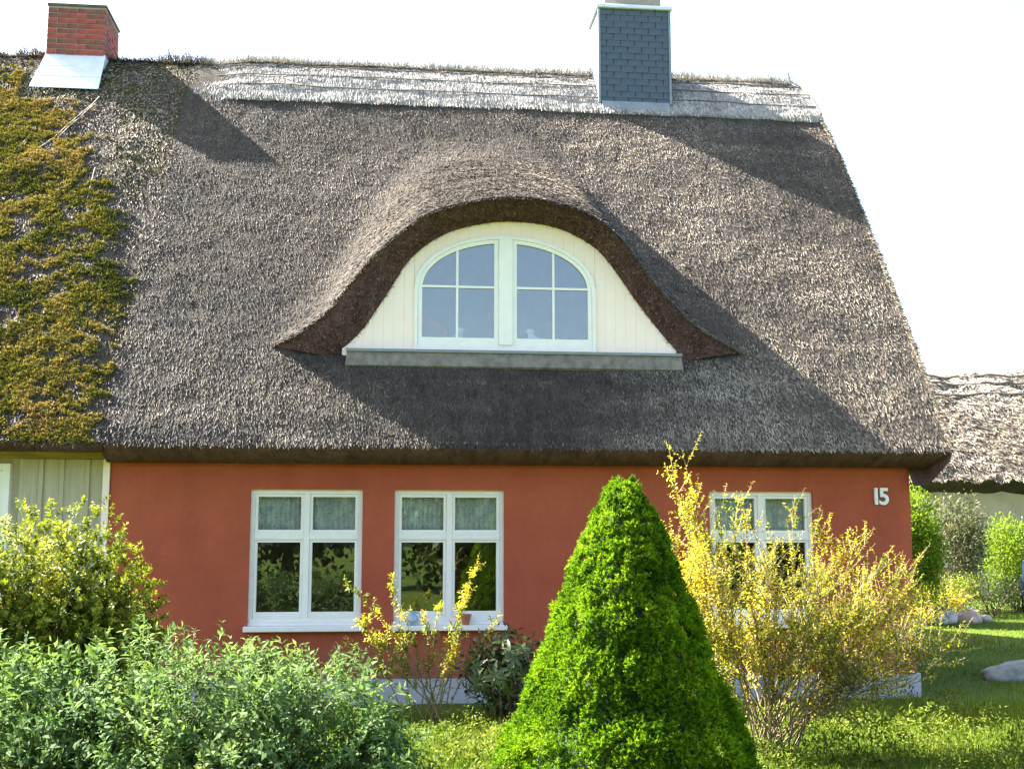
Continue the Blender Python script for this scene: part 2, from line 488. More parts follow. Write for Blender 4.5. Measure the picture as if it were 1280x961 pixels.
def roof_plane(y):
    y = np.asarray(y, float)
    z = RC + RS * y
    t = np.clip((y - YCAP) / (YR - YCAP), 0, 1); h = YR - YCAP
    z0, z1, m0, m1 = RC + RS * YCAP, 8.70, 1.35, 0.30
    zc = (2 * t ** 3 - 3 * t ** 2 + 1) * z0 + (t ** 3 - 2 * t ** 2 + t) * h * m0 + (-2 * t ** 3 + 3 * t ** 2) * z1 + (t ** 3 - t ** 2) * h * m1
    z = np.where(y > YCAP, zc, z)
    return z - 0.2 * np.clip(-0.35 - y, 0, 1) ** 2 * 3

def bumps(x, y, seed, amp):
    return amp * ((fbm(x * 1.1, y * 1.6, seed) - .5) * 1.6 + (fbm(x * 4, y * 5, seed + 5) - .5) * .7)

def roof_top(x, y):
    zr = roof_plane(y)
    zd = lip_z(x) + 0.50 * (y - lip_y(x))
    k = 0.30
    h = np.clip(0.5 + 0.5 * (zd - zr) / k, 0, 1)
    zs = zr * (1 - h) + zd * h + k * h * (1 - h)
    near = sstep(0.0, 0.5, y - lip_y(x))
    zs_hard = np.maximum(zr, zd)
    z = zs_hard * (1 - near) + zs * near
    z = np.where(y > 3.4, zr + (z - zr) * 0.0, z)
    return z + bumps(x, y, 11, 0.035) * sstep(0.0, 0.25, y + 0.5)

def roof_low(x, y):
    return roof_plane(y) + bumps(x, y, 11, 0.035) * sstep(0.0, 0.25, y + 0.5)

def right_edge(y):
    t = (np.asarray(y, float) + 0.5) / 5.0
    return XR + 0.30 * t + 0.06 * np.sin(np.pi * np.clip(t, 0, 1)) - 0.22 * np.clip((t - .72) / .28, 0, 1) ** 2

cot = tag(empty("thatched_cottage", (1.6, 2.0, 0)), "brick red rendered cottage with brown thatch and an eyebrow dormer", "cottage")

# walls with openings
WINX = [(-1.41, -0.24), (0.10, 1.27), (3.53, 4.70)]
WZ0, WZ1, WT = 0.80, 2.23, 0.32
wx0, wx1, wz0, wz1 = XL + 0.02, 5.82, 0.26, 2.75
bs = [(wx0, wx1, 0, WT, wz0, WZ0), (wx0, wx1, 0, WT, WZ1, wz1)]
edges = [wx0] + [v for w in WINX for v in w] + [wx1]
for a, b in zip(edges[0::2], edges[1::2]): bs.append((a, b, 0, WT, WZ0, WZ1))
add("front_wall", make_mesh("front_wall", *boxes(*bs)), M["red"], cot)
# gable wall and back wall as a pentagon slab / box
gv = [(5.82 - WT, WT, .26), (5.82 - WT, 8.7, .26), (5.82 - WT, 8.7, 2.6), (5.82 - WT, 4.5, 8.3), (5.82 - WT, WT, 3.0)]
gv2 = [(5.82, v[1], v[2]) for v in gv]
add("gable_wall", make_mesh("gable_wall", gv + gv2, [(0, 4, 3, 2, 1), (5, 6, 7, 8, 9)] + [(i, (i + 1) % 5, 5 + (i + 1) % 5, 5 + i) for i in range(5)]), M["red"], cot)
add("back_wall", make_mesh("back_wall", *boxes((wx0, 5.82 - WT, 8.4, 8.7, .26, 2.7))), M["red"], cot)
add("plinth", make_mesh("plinth", *boxes((wx0, 5.845, -0.025, WT, -0.1, 0.26), (5.5, 5.845, WT, 8.72, -0.1, .26), (wx0, 5.5, 8.38, 8.72, -.1, .26))), M["plinth"], cot)
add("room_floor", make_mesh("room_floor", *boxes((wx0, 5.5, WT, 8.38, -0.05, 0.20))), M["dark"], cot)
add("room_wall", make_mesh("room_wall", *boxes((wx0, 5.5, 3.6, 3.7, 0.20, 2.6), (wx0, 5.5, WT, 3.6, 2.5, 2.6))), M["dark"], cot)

# roof sheets
xs = np.arange(0, 1.0001, 1 / 190)
def sheet(fy0, fy1, rows, fz, xl=XL, xrf=right_edge):
    T = np.linspace(0, 1, rows)[:, None]
    X0 = xl + (XR - xl) * xs[None, :] + 0 * T
    Y = fy0(X0) * (1 - T) + fy1(X0) * T
    X = xl + (xrf(Y) - xl) * xs[None, :]
    return X, Y, fz(X, Y)
X, Y, Z = sheet(lambda x: lip_y(x), lambda x: 0 * x + YR, 90, roof_top)
Vu, Fu = grid(X, Y, Z)
X2, Y2, Z2 = sheet(lambda x: 0 * x + YE, lambda x: np.where((x > LIP[0, 0]) & (x < LIP[-1, 0]), np.minimum(lip_y(x) + 0.5, 0.44), 0.42), 26, roof_low)
Vl, Fl = grid(X2, Y2, Z2 - 0.002)
# back slope
X3, Y3 = np.meshgrid(np.linspace(XL, XR + .3, 40), np.linspace(YR, 9.5, 30))
Vb, Fb = grid(X3, Y3, roof_plane(2 * YR - Y3) + 0 * X3)
nu, nl = len(Vu), len(Vl)
Vall = np.concatenate([Vu, Vl, Vb]); Fall = np.concatenate([Fu, Fl + nu, Fb + nu + nl])
roof = add("roof", make_mesh("roof", Vall, Fall, smooth=True), M["thatch"], cot)

# eave underside, verge faces: cut reed
u = np.linspace(0, 1, 160)
ex = XL + (XR - XL) * u
zf = roof_low(ex, 0 * ex + YE)
e0 = np.stack([ex, 0 * ex + YE, zf], -1)
e1 = np.stack([ex, 0 * ex + YE + 0.03, zf - 0.06], -1)
e2 = np.stack([np.clip(ex, XL, XR - .01), 0 * ex - 0.12, 0 * ex + 2.485 + 0.012 * fbm(ex * 3, ex * 0, 4)], -1)
e3 = np.stack([ex, 0 * ex + 0.02, 0 * ex + 2.50], -1)
S = np.stack([e0, e1, e2, e3]); V, F = grid(S[..., 0], S[..., 1], S[..., 2])
vy = np.concatenate([np.linspace(YE, YR, 50), np.linspace(YR, 9.5, 50)[1:]])
vz = roof_plane(np.where(vy > YR, 2 * YR - vy, vy)); vx = right_edge(np.where(vy > YR, 2 * YR - vy, vy))
yin = YR + (vy - YR) * 0.93
S2 = np.stack([np.stack([vx, vy, vz + .01], -1), np.stack([vx - .03, vy, vz - .12], -1), np.stack([vx - .12, yin, vz - .36], -1), np.stack([0 * vx + 5.80, yin, vz - .38], -1)])
V2, F2 = grid(S2[..., 0], S2[..., 1], S2[..., 2])
add("eave", make_mesh("eave", np.concatenate([V, V2]), np.concatenate([F, F2 + len(V)]), smooth=True), M["thatch_cut"], cot)

# dormer hood: cut reed face between the lip and the panel
n = 90
lx = np.linspace(LIP[0, 0], LIP[-1, 0], n)
lo = np.stack([lx, lip_y(lx), lip_z(lx)], -1)
# arc-length parameter on both curves so that the strip stays square
def resample(P, n):
    d = np.concatenate([[0], np.cumsum(np.linalg.norm(np.diff(P, axis=0), axis=1))]); t = np.linspace(0, d[-1], n)
    return np.stack([np.interp(t, d, P[:, k]) for k in range(3)], -1)
px_ = np.linspace(PAN[0, 0], PAN[-1, 0], n)
pan = np.stack([px_, 0 * px_ + YP + 0.02, smooth_curve(px_, PAN[:, 0], PAN[:, 1])], -1)
A = resample(lo, n); B = resample(pan, n)
A[:, 2] += bumps(A[:, 0], A[:, 1], 11, 0.03) * 0.5
rows = []
cen = np.array([1.38, 0, 4.3])
for t in (0, .06, .2, .4, .6, .8, 1.0, 1.08):
    Q = A * (1 - t) + B * t
    bulge = math.sin(min(t, 1) * math.pi) * 0.05
    rows.append(Q + np.array([0, -bulge * 1.2, -bulge * 0.2]) + (np.array([0, 0.0, 0.015]) if t == 0 else 0))
S = np.stack(rows); V, F = grid(S[..., 0], S[..., 1], S[..., 2])
hood = add("dormer_hood", make_mesh("dormer_hood", V, F, smooth=True), M["thatch_cut"], cot)
# reed ends on the hood face
m = 9000
ui = rng.random(m); ti = rng.random(m) ** 0.9
ii = ui * (n - 1); i0 = np.minimum(ii.astype(int), n - 2); fr = (ii - i0)[:, None]
pa = A[i0] * (1 - fr) + A[i0 + 1] * fr; pb = B[i0] * (1 - fr) + B[i0 + 1] * fr
bul = (np.sin(ti * np.pi) * 0.05)[:, None]
P = pa * (1 - ti[:, None]) + pb * ti[:, None] + np.array([0, -1.2, -.2]) * bul
D = norm(np.array([0, -1.0, -0.35]) + 0.35 * rng.normal(size=(m, 3)))
V, F, k = blades(P - D * .02, D, rand_dirs(m), rng.uniform(.025, .05, m), .012, ((0, 1), (1, .8)), 0)
add("reed_end", make_mesh("reed_end", V, F, np.repeat(rng.random(m), k)), M["reed_brown"], hood, kind="stuff")

# straws laid over the roof
def straws(n, sampler, zfun, L, W, liftr, jitter=0.22, up=0.0):
    x, y = sampler(n)
    e = 0.03
    z = zfun(x, y)
    dzx = (zfun(x + e, y) - z) / e; dzy = (zfun(x, y + e) - z) / e
    dzx = np.clip(dzx, -2.5, 2.5); dzy = np.clip(dzy, -1, 3)
    Nn = norm(np.stack([-dzx, -dzy, np.ones_like(z)], -1))
    down = np.stack([-dzx * .6, -np.maximum(dzy, 0.25), -(dzx * .6 * dzx + np.maximum(dzy, 0.25) * dzy)], -1)
    side = np.cross(Nn, norm(down))
    nl = len(x)
    D = norm(norm(down) + side * rng.normal(0, jitter, nl)[:, None] + Nn * rng.uniform(*liftr, nl)[:, None])
    Np = norm(Nn + side * rng.normal(0, 0.5, nl)[:, None])
    l = rng.uniform(*L, nl)
    P = np.stack([x, y, z], -1) + Nn * (-0.004) - D * (l * .3)[:, None]
    return blades(P, D, Np, l, rng.uniform(*W, nl), ((0, 1), (1, .7)), 0), x, y

def reed_tone(x, y, n, seed, contrast=.5):
    band = fbm(x * 1.2, y * 9.0, seed, 3)
    patch = fbm(x * .55, y * .9, seed + 9, 3)
    streak = fbm(x * 16, y * 2.5, seed + 2, 2)
    clump = fbm(x * 11, y * 14, seed + 4, 2)
    return np.clip(0.275 + 0.62 * (band - .5) + .95 * (patch - .5) + .30 * (streak - .5) + .30 * (clump - .5) + .42 * (sstep(-2.5, 5.0, x) - .5) + rng.normal(0, .14, n), 0, 1)

NST = 310000
def samp_main(n):
    y = YE + (YCAP + .1 - YE) * rng.random(n) ** 1.05
    x = XL + (right_edge(y) - XL) * rng.random(n)
    return x, y
x, y = samp_main(NST)
isup = y >= lip_y(x)
def fixed(a, b): return lambda n: (a, b)
for nm, sel, fz in (("reed", isup, roof_top), ("reed", ~isup, roof_low)):
    (V, F, k), xx, yy = straws(0, fixed(x[sel], y[sel]), fz, (0.04, 0.12), (0.0045, 0.010), (-0.02, 0.27), 0.26)
    add(nm, make_mesh(nm, V, F, np.repeat(reed_tone(xx, yy, len(xx), 41), k)), M["reed"], roof, kind="stuff")
# below the dormer opening, under the overhang
x = rng.uniform(-1.0, 3.8, 9000); y = rng.uniform(-0.1, 0.4, 9000); s_ = y > lip_y(x)
(V, F, k), xx, yy = straws(0, fixed(x[s_], y[s_]), roof_low, (0.05, 0.12), (0.006, 0.013), (0.03, 0.25))
add("reed", make_mesh("reed", V, F, np.repeat(reed_tone(xx, yy, len(xx), 41), k)), M["reed"], roof, kind="stuff")
# ragged fringe at the eave and along the lip
m = 9000
x = rng.uniform(XL, XR, m); y = np.full(m, YE + 0.03)
P = np.stack([x, y + rng.uniform(-.01, .05, m), roof_low(x, y) - rng.uniform(0.0, .05, m)], -1)
D = norm(np.array([0, -0.62, -0.78]) + rng.normal(0, .16, (m, 3)))
V1, F1, k1 = blades(P, D, rand_dirs(m), rng.uniform(.015, .045, m), rng.uniform(.006, .012, m), ((0, 1), (1, .7)), 0)
m3 = 5000
y3 = rng.uniform(YE, YR, m3); x3 = right_edge(y3) - rng.uniform(0, .05, m3)
P = np.stack([x3, y3, roof_plane(y3) + .01], -1)
D = norm(np.array([0.45, -0.5, -0.55]) + rng.normal(0, .25, (m3, 3)))
V3, F3, k3 = blades(P, D, rand_dirs(m3), rng.uniform(.03, .08, m3), .009, ((0, 1), (1, .7)), 0)
V1, F1 = np.concatenate([V1, V3]), np.concatenate([F1, F3 + len(V1)])
m2 = 5000
i0 = rng.integers(0, n - 1, m2)
P = A[i0] + (A[i0 + 1] - A[i0]) * rng.random((m2, 1)) + np.array([0, 0.03, 0.01])
D = norm(np.array([0, -0.85, -0.45]) + rng.normal(0, .2, (m2, 3)))
V2, F2, k2 = blades(P, D, norm(np.array([0, -.3, 1.0]) + rng.normal(0, .4, (m2, 3))), rng.uniform(.03, .07, m2), .01, ((0, 1), (1, .7)), 0)
add("reed_fringe", make_mesh("reed_fringe", np.concatenate([V1, V2]), np.concatenate([F1, F2 + len(V1)]), np.clip(rng.normal(.55, .25, len(V1) + len(V2)), 0, 1)), M["reed"], roof, kind="stuff")

# ridge cap: paler sheet a hand proud of the roof, with wires
Yc, Uc = np.meshgrid(np.concatenate([[YCAP - .02], np.linspace(YCAP - .02, 2 * YR - YCAP, 34)]), np.linspace(0, 1, 120), indexing='ij')
Xc = XL + 0.1 + (right_edge(np.where(Yc > YR, 2 * YR - Yc, Yc)) + 0.02 - XL - 0.1) * Uc
Zc = roof_plane(np.where(Yc > YR, 2 * YR - Yc, Yc)) - 0.02 + 0.075 * sstep(XL + .1, XL + .9, Xc) + bumps(Xc, Yc * 2, 23, 0.03)
Zc[0] -= 0.08
V, F = grid(Xc, Yc, Zc)
cap = add("ridge_cap", make_mesh("ridge_cap", V, F, smooth=True), M["thatch_cap"], cot)
def cap_z(x, y): return roof_plane(np.where(y > YR, 2 * YR - y, y)) - 0.015 + 0.075 * sstep(XL + .1, XL + .9, x) + bumps(x, y * 2, 23, 0.03)
m = 60000
y = rng.uniform(YCAP - .02, YR + .06, m); x = rng.uniform(XL + .1, right_edge(YR), m)
(V, F, k), xx, yy = straws(0, fixed(x, y), cap_z, (0.07, 0.18), (0.004, 0.009), (-0.03, 0.10), 0.12)
m2 = 11000                                   # reed tips standing up along the crest
x2 = rng.uniform(XL + .1, right_edge(YR), m2)
P = np.stack([x2, YR + rng.uniform(-.22, .10, m2), cap_z(x2, np.full(m2, YR)) - .04], -1)
D = norm(np.array([0.05, -0.25, 0.9]) + rng.normal(0, .33, (m2, 3)))
V2, F2, k2 = blades(P, D, rand_dirs(m2), rng.uniform(.04, .13, m2) * (0.7 + .5 * vnoise(x2 * 9, x2 * 0, 8)), .008, ((0, 1), (1, .6)), 0)
tn = np.concatenate([np.repeat(np.clip(rng.normal(.5, .3, m) + .5 * (vnoise(xx * 9, yy, 6) - .5), 0, 1), k), np.repeat(np.clip(rng.normal(.6, .25, m2), 0, 1), k2)])
add("reed", make_mesh("reed", np.concatenate([V, V2]), np.concatenate([F, F2 + len(V)]), tn), M["reed_cap"], cap, kind="stuff")
for yy in (3.78, 3.98, 4.20):
    wxs = np.linspace(XL + .25, float(right_edge(yy)) - .01, 60)
    pts = np.stack([wxs, 0 * wxs + yy + 0.012 * np.sin(wxs * 3 + yy * 9), cap_z(wxs, 0 * wxs + yy) + .012], -1)
    add("ridge_wire", make_mesh("ridge_wire", *tubes([(pts, [0.008] * 60)], 5)), M["wire"], cap)
# ridge-end horn; the dark strip below it stands in for the cap's shaded end
pts = [(float(right_edge(q)) + .01, q, float(roof_plane(q)) + h) for q, h in ((3.66, .05), (3.9, .07), (4.2, .08), (4.5, .12))] + [(6.17, 4.52, 8.98)]
add("ridge_end", make_mesh("ridge_end", *tubes([(pts, [.02, .022, .022, .018, .008])], 6)), M["wire"], cot)

# dormer panel of upright boards, with the window let into it
WLx, WRx, WB, SPR, WTOP = 0.29, 2.34, 3.81, 4.50, 5.115
WC, WA = (WLx + WRx) / 2, (WRx - WLx) / 2
def arch(x, inset=0.0):
    a = WA - inset; b = WTOP - SPR - inset
    return SPR + b * np.sqrt(np.clip(1 - ((x - WC) / a) ** 2, 0, 1)) ** 1.0
dorm = empty("dormer", (1.38, YP, 3.6), cot)
def dpart(name, vf, mat, y=0):
    v, f = vf
    return add(name, make_mesh(name, [(a - 1.38, b - YP, c - 3.6) for a, b, c in v], f), mat, dorm)
bx = list(np.linspace(-0.50, WLx, 8)) + list(np.linspace(WLx, WRx, 18))[1:] + list(np.linspace(WRx, 3.27, 9))[1:]
for i in range(len(bx) - 1):
    a, b = bx[i] + .0006, bx[i + 1] - .0006
    q = np.linspace(a, b, 6); top = smooth_curve(q, PAN[:, 0], PAN[:, 1]) + 0.05
    dy = 0.001 * (i % 3)
    if b <= WLx + .001 or a >= WRx - .001:
        dpart("board", columns(q, 0 * q + 3.64, top, YP + dy, YP + .04), M["cream"])
    else:
        q = np.clip(q, WLx + .002, WRx - .002)
        zl = arch(q, 0.0) - 0.01
        dpart("board", columns(q, np.minimum(zl, top - .01), top, YP + dy, YP + .04), M["cream"])
dpart("lead_sill", boxes((-0.45, 3.31, YP - .12, YP + .02, 3.755, 3.785)), M["lead"])
dpart("lead_apron", ([( -0.44, YP - .10, 3.755), (3.30, YP - .10, 3.755), (3.32, YP - .125, 3.60), (-0.46, YP - .125, 3.60), (-0.44, YP, 3.755), (3.30, YP, 3.755), (3.32, YP, 3.50), (-0.46, YP, 3.50)],
     [(0, 3, 2, 1), (4, 5, 6, 7), (0, 1, 5, 4), (1, 2, 6, 5), (2, 3, 7, 6), (3, 0, 4, 7)]), plain("weathered_apron", (0.18, 0.155, 0.14), .9, .4, 9, .8, 25))
dpart("window_board", boxes((WLx, WRx, YP - .03, YP + .04, 3.786, WB)), M["cream"])
dw = empty("dormer_window", (WC, YP, WB), cot)
def wpart(name, vf, mat):
    v, f = vf
    return add(name, make_mesh(name, [(a - WC, b - YP, c - WB) for a, b, c in v], f), mat, dw)
def ringcols(x0, x1, zb0, inset_out, xi0, xi1, zb1, inset_in, y0, y1):
    """frame bounded by the arch outside and a smaller arch inside"""
    q = np.linspace(x0, x1, 60)
    inn = np.clip(q, xi0, xi1)
    q1 = np.linspace(x0, xi0, 4); q2 = np.linspace(xi1, x1, 4); q3 = np.linspace(xi0, xi1, 40)
    P = [columns(q1, 0 * q1 + zb0, arch(q1, inset_out), y0, y1), columns(q2, 0 * q2 + zb0, arch(q2, inset_out), y0, y1),
         columns(q3, arch(q3, inset_in), arch(q3, inset_out), y0, y1), columns(q3, 0 * q3 + zb0, 0 * q3 + zb1, y0, y1)]
    return merge(P)
wpart("frame", ringcols(WLx, WRx, WB, 0.0, WLx + .04, WRx - .04, WB + .05, 0.04, YP - .025, YP + .06), M["white"])
wpart("mullion", boxes((WC - .075, WC + .075, YP - .04, YP + .058, WB + .051, float(arch(WC, .041)))), M["white"])
for sgn in (-1, 1):
    a0, a1 = (WLx + .042, WC - .077) if sgn < 0 else (WC + .077, WRx - .042)
    i0_, i1_ = (a0 + .045, a1 - .05) if sgn < 0 else (a0 + .05, a1 - .045)
    wpart("casement", ringcols(a0, a1, WB + .052, .042, i0_, i1_, WB + .13, .085, YP - .015, YP + .05), M["white"])
    vb = WC + sgn * 0.545; hb = SPR + .02
    wpart("glazing_bar", boxes((i0_, i1_, YP - .008, YP + .03, hb - .013, hb + .013)), M["white"])
    wpart("glazing_bar", boxes((vb - .013, vb + .013, YP - .010, YP + .028, WB + .13, float(arch(vb, .085)))), M["white"])
    for (p0, p1) in ((i0_, vb - .013), (vb + .013, i1_)):
        q = np.linspace(p0, p1, 20)
        wpart("pane", columns(q, 0 * q + WB + .13, 0 * q + hb - .013, YP + .012, YP + .016), M["dglass"])
        wpart("pane", columns(q, 0 * q + hb + .013, np.maximum(arch(q, .085), hb + .015), YP + .012, YP + .016), M["dglass"])
# attic behind the dormer
rm = plain("attic_plaster", (0.45, 0.45, 0.46), .9)
add("attic_wall", make_mesh("attic_wall", *boxes((-0.4, 3.2, 2.2, 2.25, 3.7, 5.6), (-0.4, 3.2, .45, 2.2, 3.66, 3.70))), rm, cot)
beam_pts = [(0.36, .62, 4.30), (0.95, .62, 3.74)]
add("attic_beam", make_mesh("attic_beam", *tubes([(beam_pts, [.05, .05])], 4)), M["terracotta"], cot)
# small porcelain birds on the inner ledge
def bird(loc, flip, label):
    prof = [(0.004, 0.0), (0.035, 0.005), (0.052, 0.04), (0.048, 0.08), (0.026, 0.11), (0.022, 0.125), (0.032, 0.145), (0.028, 0.172), (0.008, 0.188)]
    v, f = lathe(prof, 14)
    v = [(x * 1.5 + flip * 0.25 * z * (z > .09), y, z) for x, y, z in v]
    tail = boxes((-0.13 if flip > 0 else 0.05, -0.05 if flip > 0 else 0.13, -.015, .015, .05, .075))
    beak = ([(flip * .09, -.008, .155), (flip * .09, .008, .155), (flip * .125, 0, .150), (flip * .09, 0, .170)], [(0, 1, 2), (0, 2, 3), (1, 3, 2), (0, 3, 1)])
    o = add("bird_figurine", make_mesh("bird_figurine", *merge([(v, f), tail, beak]), smooth=False), M["porcelain"], None, loc)
    return tag(o, label, "figurine")
add("inner_ledge", make_mesh("inner_ledge", *boxes((WLx, WRx, YP + .062, YP + .30, 3.86, 3.90))), M["cream"], cot)
bird((1.66, YP + .17, 3.90), -1, "white bird figurine behind the right casement of the arched dormer window")
bird((0.78, YP + .17, 3.90), 1, "white bird figurine behind the left casement of the arched dormer window")

# ground floor windows (built once, copied)
W_, H_ = 1.17, 1.43
def ring(x0, x1, z0, z1, l, r, b, t, y0, y1):
    return boxes((x0, x0 + l, y0, y1, z0, z1), (x1 - r, x1, y0, y1, z0, z1), (x0 + l, x1 - r, y0, y1, z0, z0 + b), (x0 + l, x1 - r, y0, y1, z1 - t, z1))
def curtain():
    q = np.linspace(0.06, W_ - .06, 80); zz = np.linspace(0.97, 1.40, 6)
    Xq, Zq = np.meshgrid(q, zz); Yq = 0.155 + 0.018 * np.sin(Xq * 62) * (1.2 - (Zq - .97))
    i = grid(Xq, Yq, Zq); return i
parts = []
parts.append(("frame", make_mesh("frame", *ring(0, W_, 0, H_, .045, .045, .06, .045, .045, .13)), M["white"]))
xm, zt = W_ / 2, 0.94
parts.append(("mullion", make_mesh("mullion", *boxes((xm - .03, xm + .03, .038, .125, .061, H_ - .046))), M["white"]))
parts.append(("transom", make_mesh("transom", *boxes((.046, xm - .031, .040, .12, zt - .035, zt + .035), (xm + .031, W_ - .046, .040, .12, zt - .035, zt + .035))), M["white"]))
parts.append(("bottom_rail", make_mesh("bottom_rail", *boxes((.0, W_, .030, .044, .012, .045), (.01, W_ - .01, .036, .044, .046, .085))), M["white"]))
for (a, b) in ((.047, xm - .032), (xm + .032, W_ - .047)):
    for (c, d, bt) in ((.061, zt - .036, .09), (zt + .036, H_ - .047, .03)):
        parts.append(("casement", make_mesh("casement", *ring(a, b, c, d, .03, .03, bt, .03, .055, .115)), M["white"]))
        parts.append(("pane", make_mesh("pane", *boxes((a + .028, b - .028, .085, .09, c + bt - .002, d - .028))), M["glass"]))
parts.append(("curtain", make_mesh("curtain", *curtain(), smooth=True), M["lace"]))
parts.append(("sill", bevel_box(-.035, W_ + .035, -.09, .05, -.045, .010, .006), M["white"]))
for wi, (a, b) in enumerate(WINX):
    w = empty("window", (a, 0, WZ0), cot)
    for nm, me, mt in parts: add(nm, me, mt, w)

# ornaments on the middle window's sill
jug = lathe([(.03, 0), (.045, .005), (.062, .05), (.055, .095), (.03, .12), (.034, .15), (.03, .152)], 16)
hnd = tubes([([(0.03, 0, .135), (.075, 0, .13), (.085, 0, .09), (.055, 0, .05)], [.008] * 4)], 6)
tag(add("jug", make_mesh("jug", *merge([jug, hnd])), M["porcelain_blue"], None, (0.30, -0.035, WZ0 + .010)), "small grey blue jug on the sill of the middle window", "jug")
pot = lathe([(.035, 0), (.055, .09), (.062, .09), (.062, .115), (.05, .115), (.048, .10)], 16)
tag(add("flower_pot", make_mesh("flower_pot", *pot), M["terracotta"], None, (0.86, -0.035, WZ0 + .010)), "small terracotta pot on the sill of the middle window", "flower pot")

# house number
for ch, xx in (("1", 5.355), ("5", 5.445)):
    cu = bpy.data.curves.new("digit", 'FONT'); cu.body = ch; cu.size = 0.255; cu.extrude = 0.012; cu.bevel_depth = 0.003; cu.offset = 0.004
    to = bpy.data.objects.new("digit_curve", cu); C.objects.link(to)
    dg = bpy.context.evaluated_depsgraph_get(); me = bpy.data.meshes.new_from_object(to.evaluated_get(dg))
    bpy.data.objects.remove(to)
    add("digit", me, M["digit"], cot, (xx, -0.018, 2.095), (math.pi / 2, 0, 0))

# slate clad chimney
CX0, CX1, CY0, CY1, CZ0, CZ1 = 3.04, 4.09, 3.72, 4.45, 7.6, 9.50
chim = add("chimney", make_mesh("chimney", *boxes((CX0 + .02, CX1 - .02, CY0 + .02, CY1 - .02, CZ0, CZ1))), M["mortar"], cot)
sl = bevel_box(-.098, .098, -.004, .004, -.065, .065, .002)
sl.materials.append(M["slate"])
row_h = 0.098
for side, (ax, L0, L1) in {"f": ("x", CX0, CX1), "l": ("y", CY0, CY1), "r": ("y", CY0, CY1)}.items():
    nc = int(round((L1 - L0) / 0.2)); st = (L1 - L0) / nc
    for r in range(15):
        zc = 8.05 + r * row_h + .05
        for c in range(nc + (r % 2)):
            p = L0 + st * (c + (.5 if r % 2 == 0 else 0)); half = False
            if p - L0 < .05 or L1 - p < .05: half = True
            jit = random.uniform(-.002, .002)
            if side == "f":
                o = add("slate", sl, None, chim, (p, CY0 - .002 + jit, zc), (-0.05 + random.uniform(-.01, .01), 0, random.uniform(-.012, .012)))
            else:
                s = -1 if side == "l" else 1
                xw = CX0 - .002 if side == "l" else CX1 + .002
                o = add("slate", sl, None, chim, (xw + jit, p, zc), (-0.05, 0, -s * -math.pi / 2 if s > 0 else -math.pi / 2))
            if half:
                o.scale = (.5, 1, 1)
                if side == "f": o.location.x += .05 if p - L0 < .05 else -.05
                else: o.location.y += .05 if p - L0 < .05 else -.05
for q in (CX0 - .02, CX1 - .012):
    add("corner_strip", make_mesh("corner_strip", *boxes((q, q + .032, CY0 - .022, CY0 + .01, 8.05, CZ1))), M["lead"], chim)
add("chimney_cap", bevel_box(CX0 - .045, CX1 + .045, CY0 - .05, CY1 + .05, CZ1, CZ1 + .06, .01), M["zinc"], chim)
add("flue", make_mesh("flue", *boxes((CX0 + .10, CX1 - .10, CY0 + .1, CY1 - .1, CZ1 + .06, CZ1 + .34))), M["mortar"], chim)
add("flashing", make_mesh("flashing", [(CX0 + .02, CY0 - .03, 8.07), (CX1 - .02, CY0 - .03, 8.07), (CX1 - .03, CY0 - .12, 7.86), (CX0 + .05, CY0 - .12, 7.86), (CX0 + .02, CY0 + .1, 8.07), (CX1 - .02, CY0 + .1, 8.07), (CX1 - .03, CY0 + .1, 7.7), (CX0 + .05, CY0 + .1, 7.7)],
    [(0, 3, 2, 1), (4, 5, 6, 7), (0, 1, 5, 4), (1, 2, 6, 5), (2, 3, 7, 6), (3, 0, 4, 7)]), M["lead"], chim)

# ------------------------------------------------------------------ the mossy neighbour joined on the left
nb = tag(empty("thatched_cottage", (-5.5, 2.0, 0)), "mossy thatched cottage with a grey board wall and a brick chimney", "cottage")
NX0, NX1 = -12.0, XL + .03
def roof_nb(x, y):
    z = roof_plane(y)
    own = 0.02 + bumps(x, y, 61, 0.075) + 0.03 * (fbm(x * 1.2, y * 9, 71) - .5)
    f = sstep(-3.45, -2.95, x)
    return z + own * (1 - f) + (bumps(x, y, 11, 0.035) - .004) * f
Xn, Yn = np.meshgrid(np.linspace(NX0, NX1, 150), np.linspace(YE - .02, YR, 90))
V, F = grid(Xn, Yn, roof_nb(Xn, Yn))
Xn2, Yn2 = np.meshgrid(np.linspace(NX0, NX1, 20), np.linspace(YR, 9.5, 20))
V2, F2 = grid(Xn2, Yn2, roof_plane(2 * YR - Yn2) + .02)
nroof = add("roof", make_mesh("roof", np.concatenate([V, V2]), np.concatenate([F, F2 + len(V)]), smooth=True), M["thatch_moss"], nb)
m = 70000
x = rng.uniform(-7.2, NX1 + .02, m); y = YE + (YR + .05 - YE) * rng.random(m)
x = np.where(x > -3.2, x + .42 * (fbm(y * 2.2, y * 0, 62) - .45) * sstep(-3.2, -2.84, x), x)
(V, F, k), xx, yy = straws(0, fixed(x, y), roof_nb, (0.05, 0.16), (0.006, 0.013), (0.0, 0.35), 0.4)
tone = np.clip(0.35 + 0.3 * sstep(1.5, 4, yy) + .5 * (fbm(xx * 2, yy * 3, 5) - .5) + rng.normal(0, .25, m), 0, 1)
add("reed", make_mesh("reed", V, F, np.repeat(tone, k)), M["reed_old"], nroof, kind="stuff")
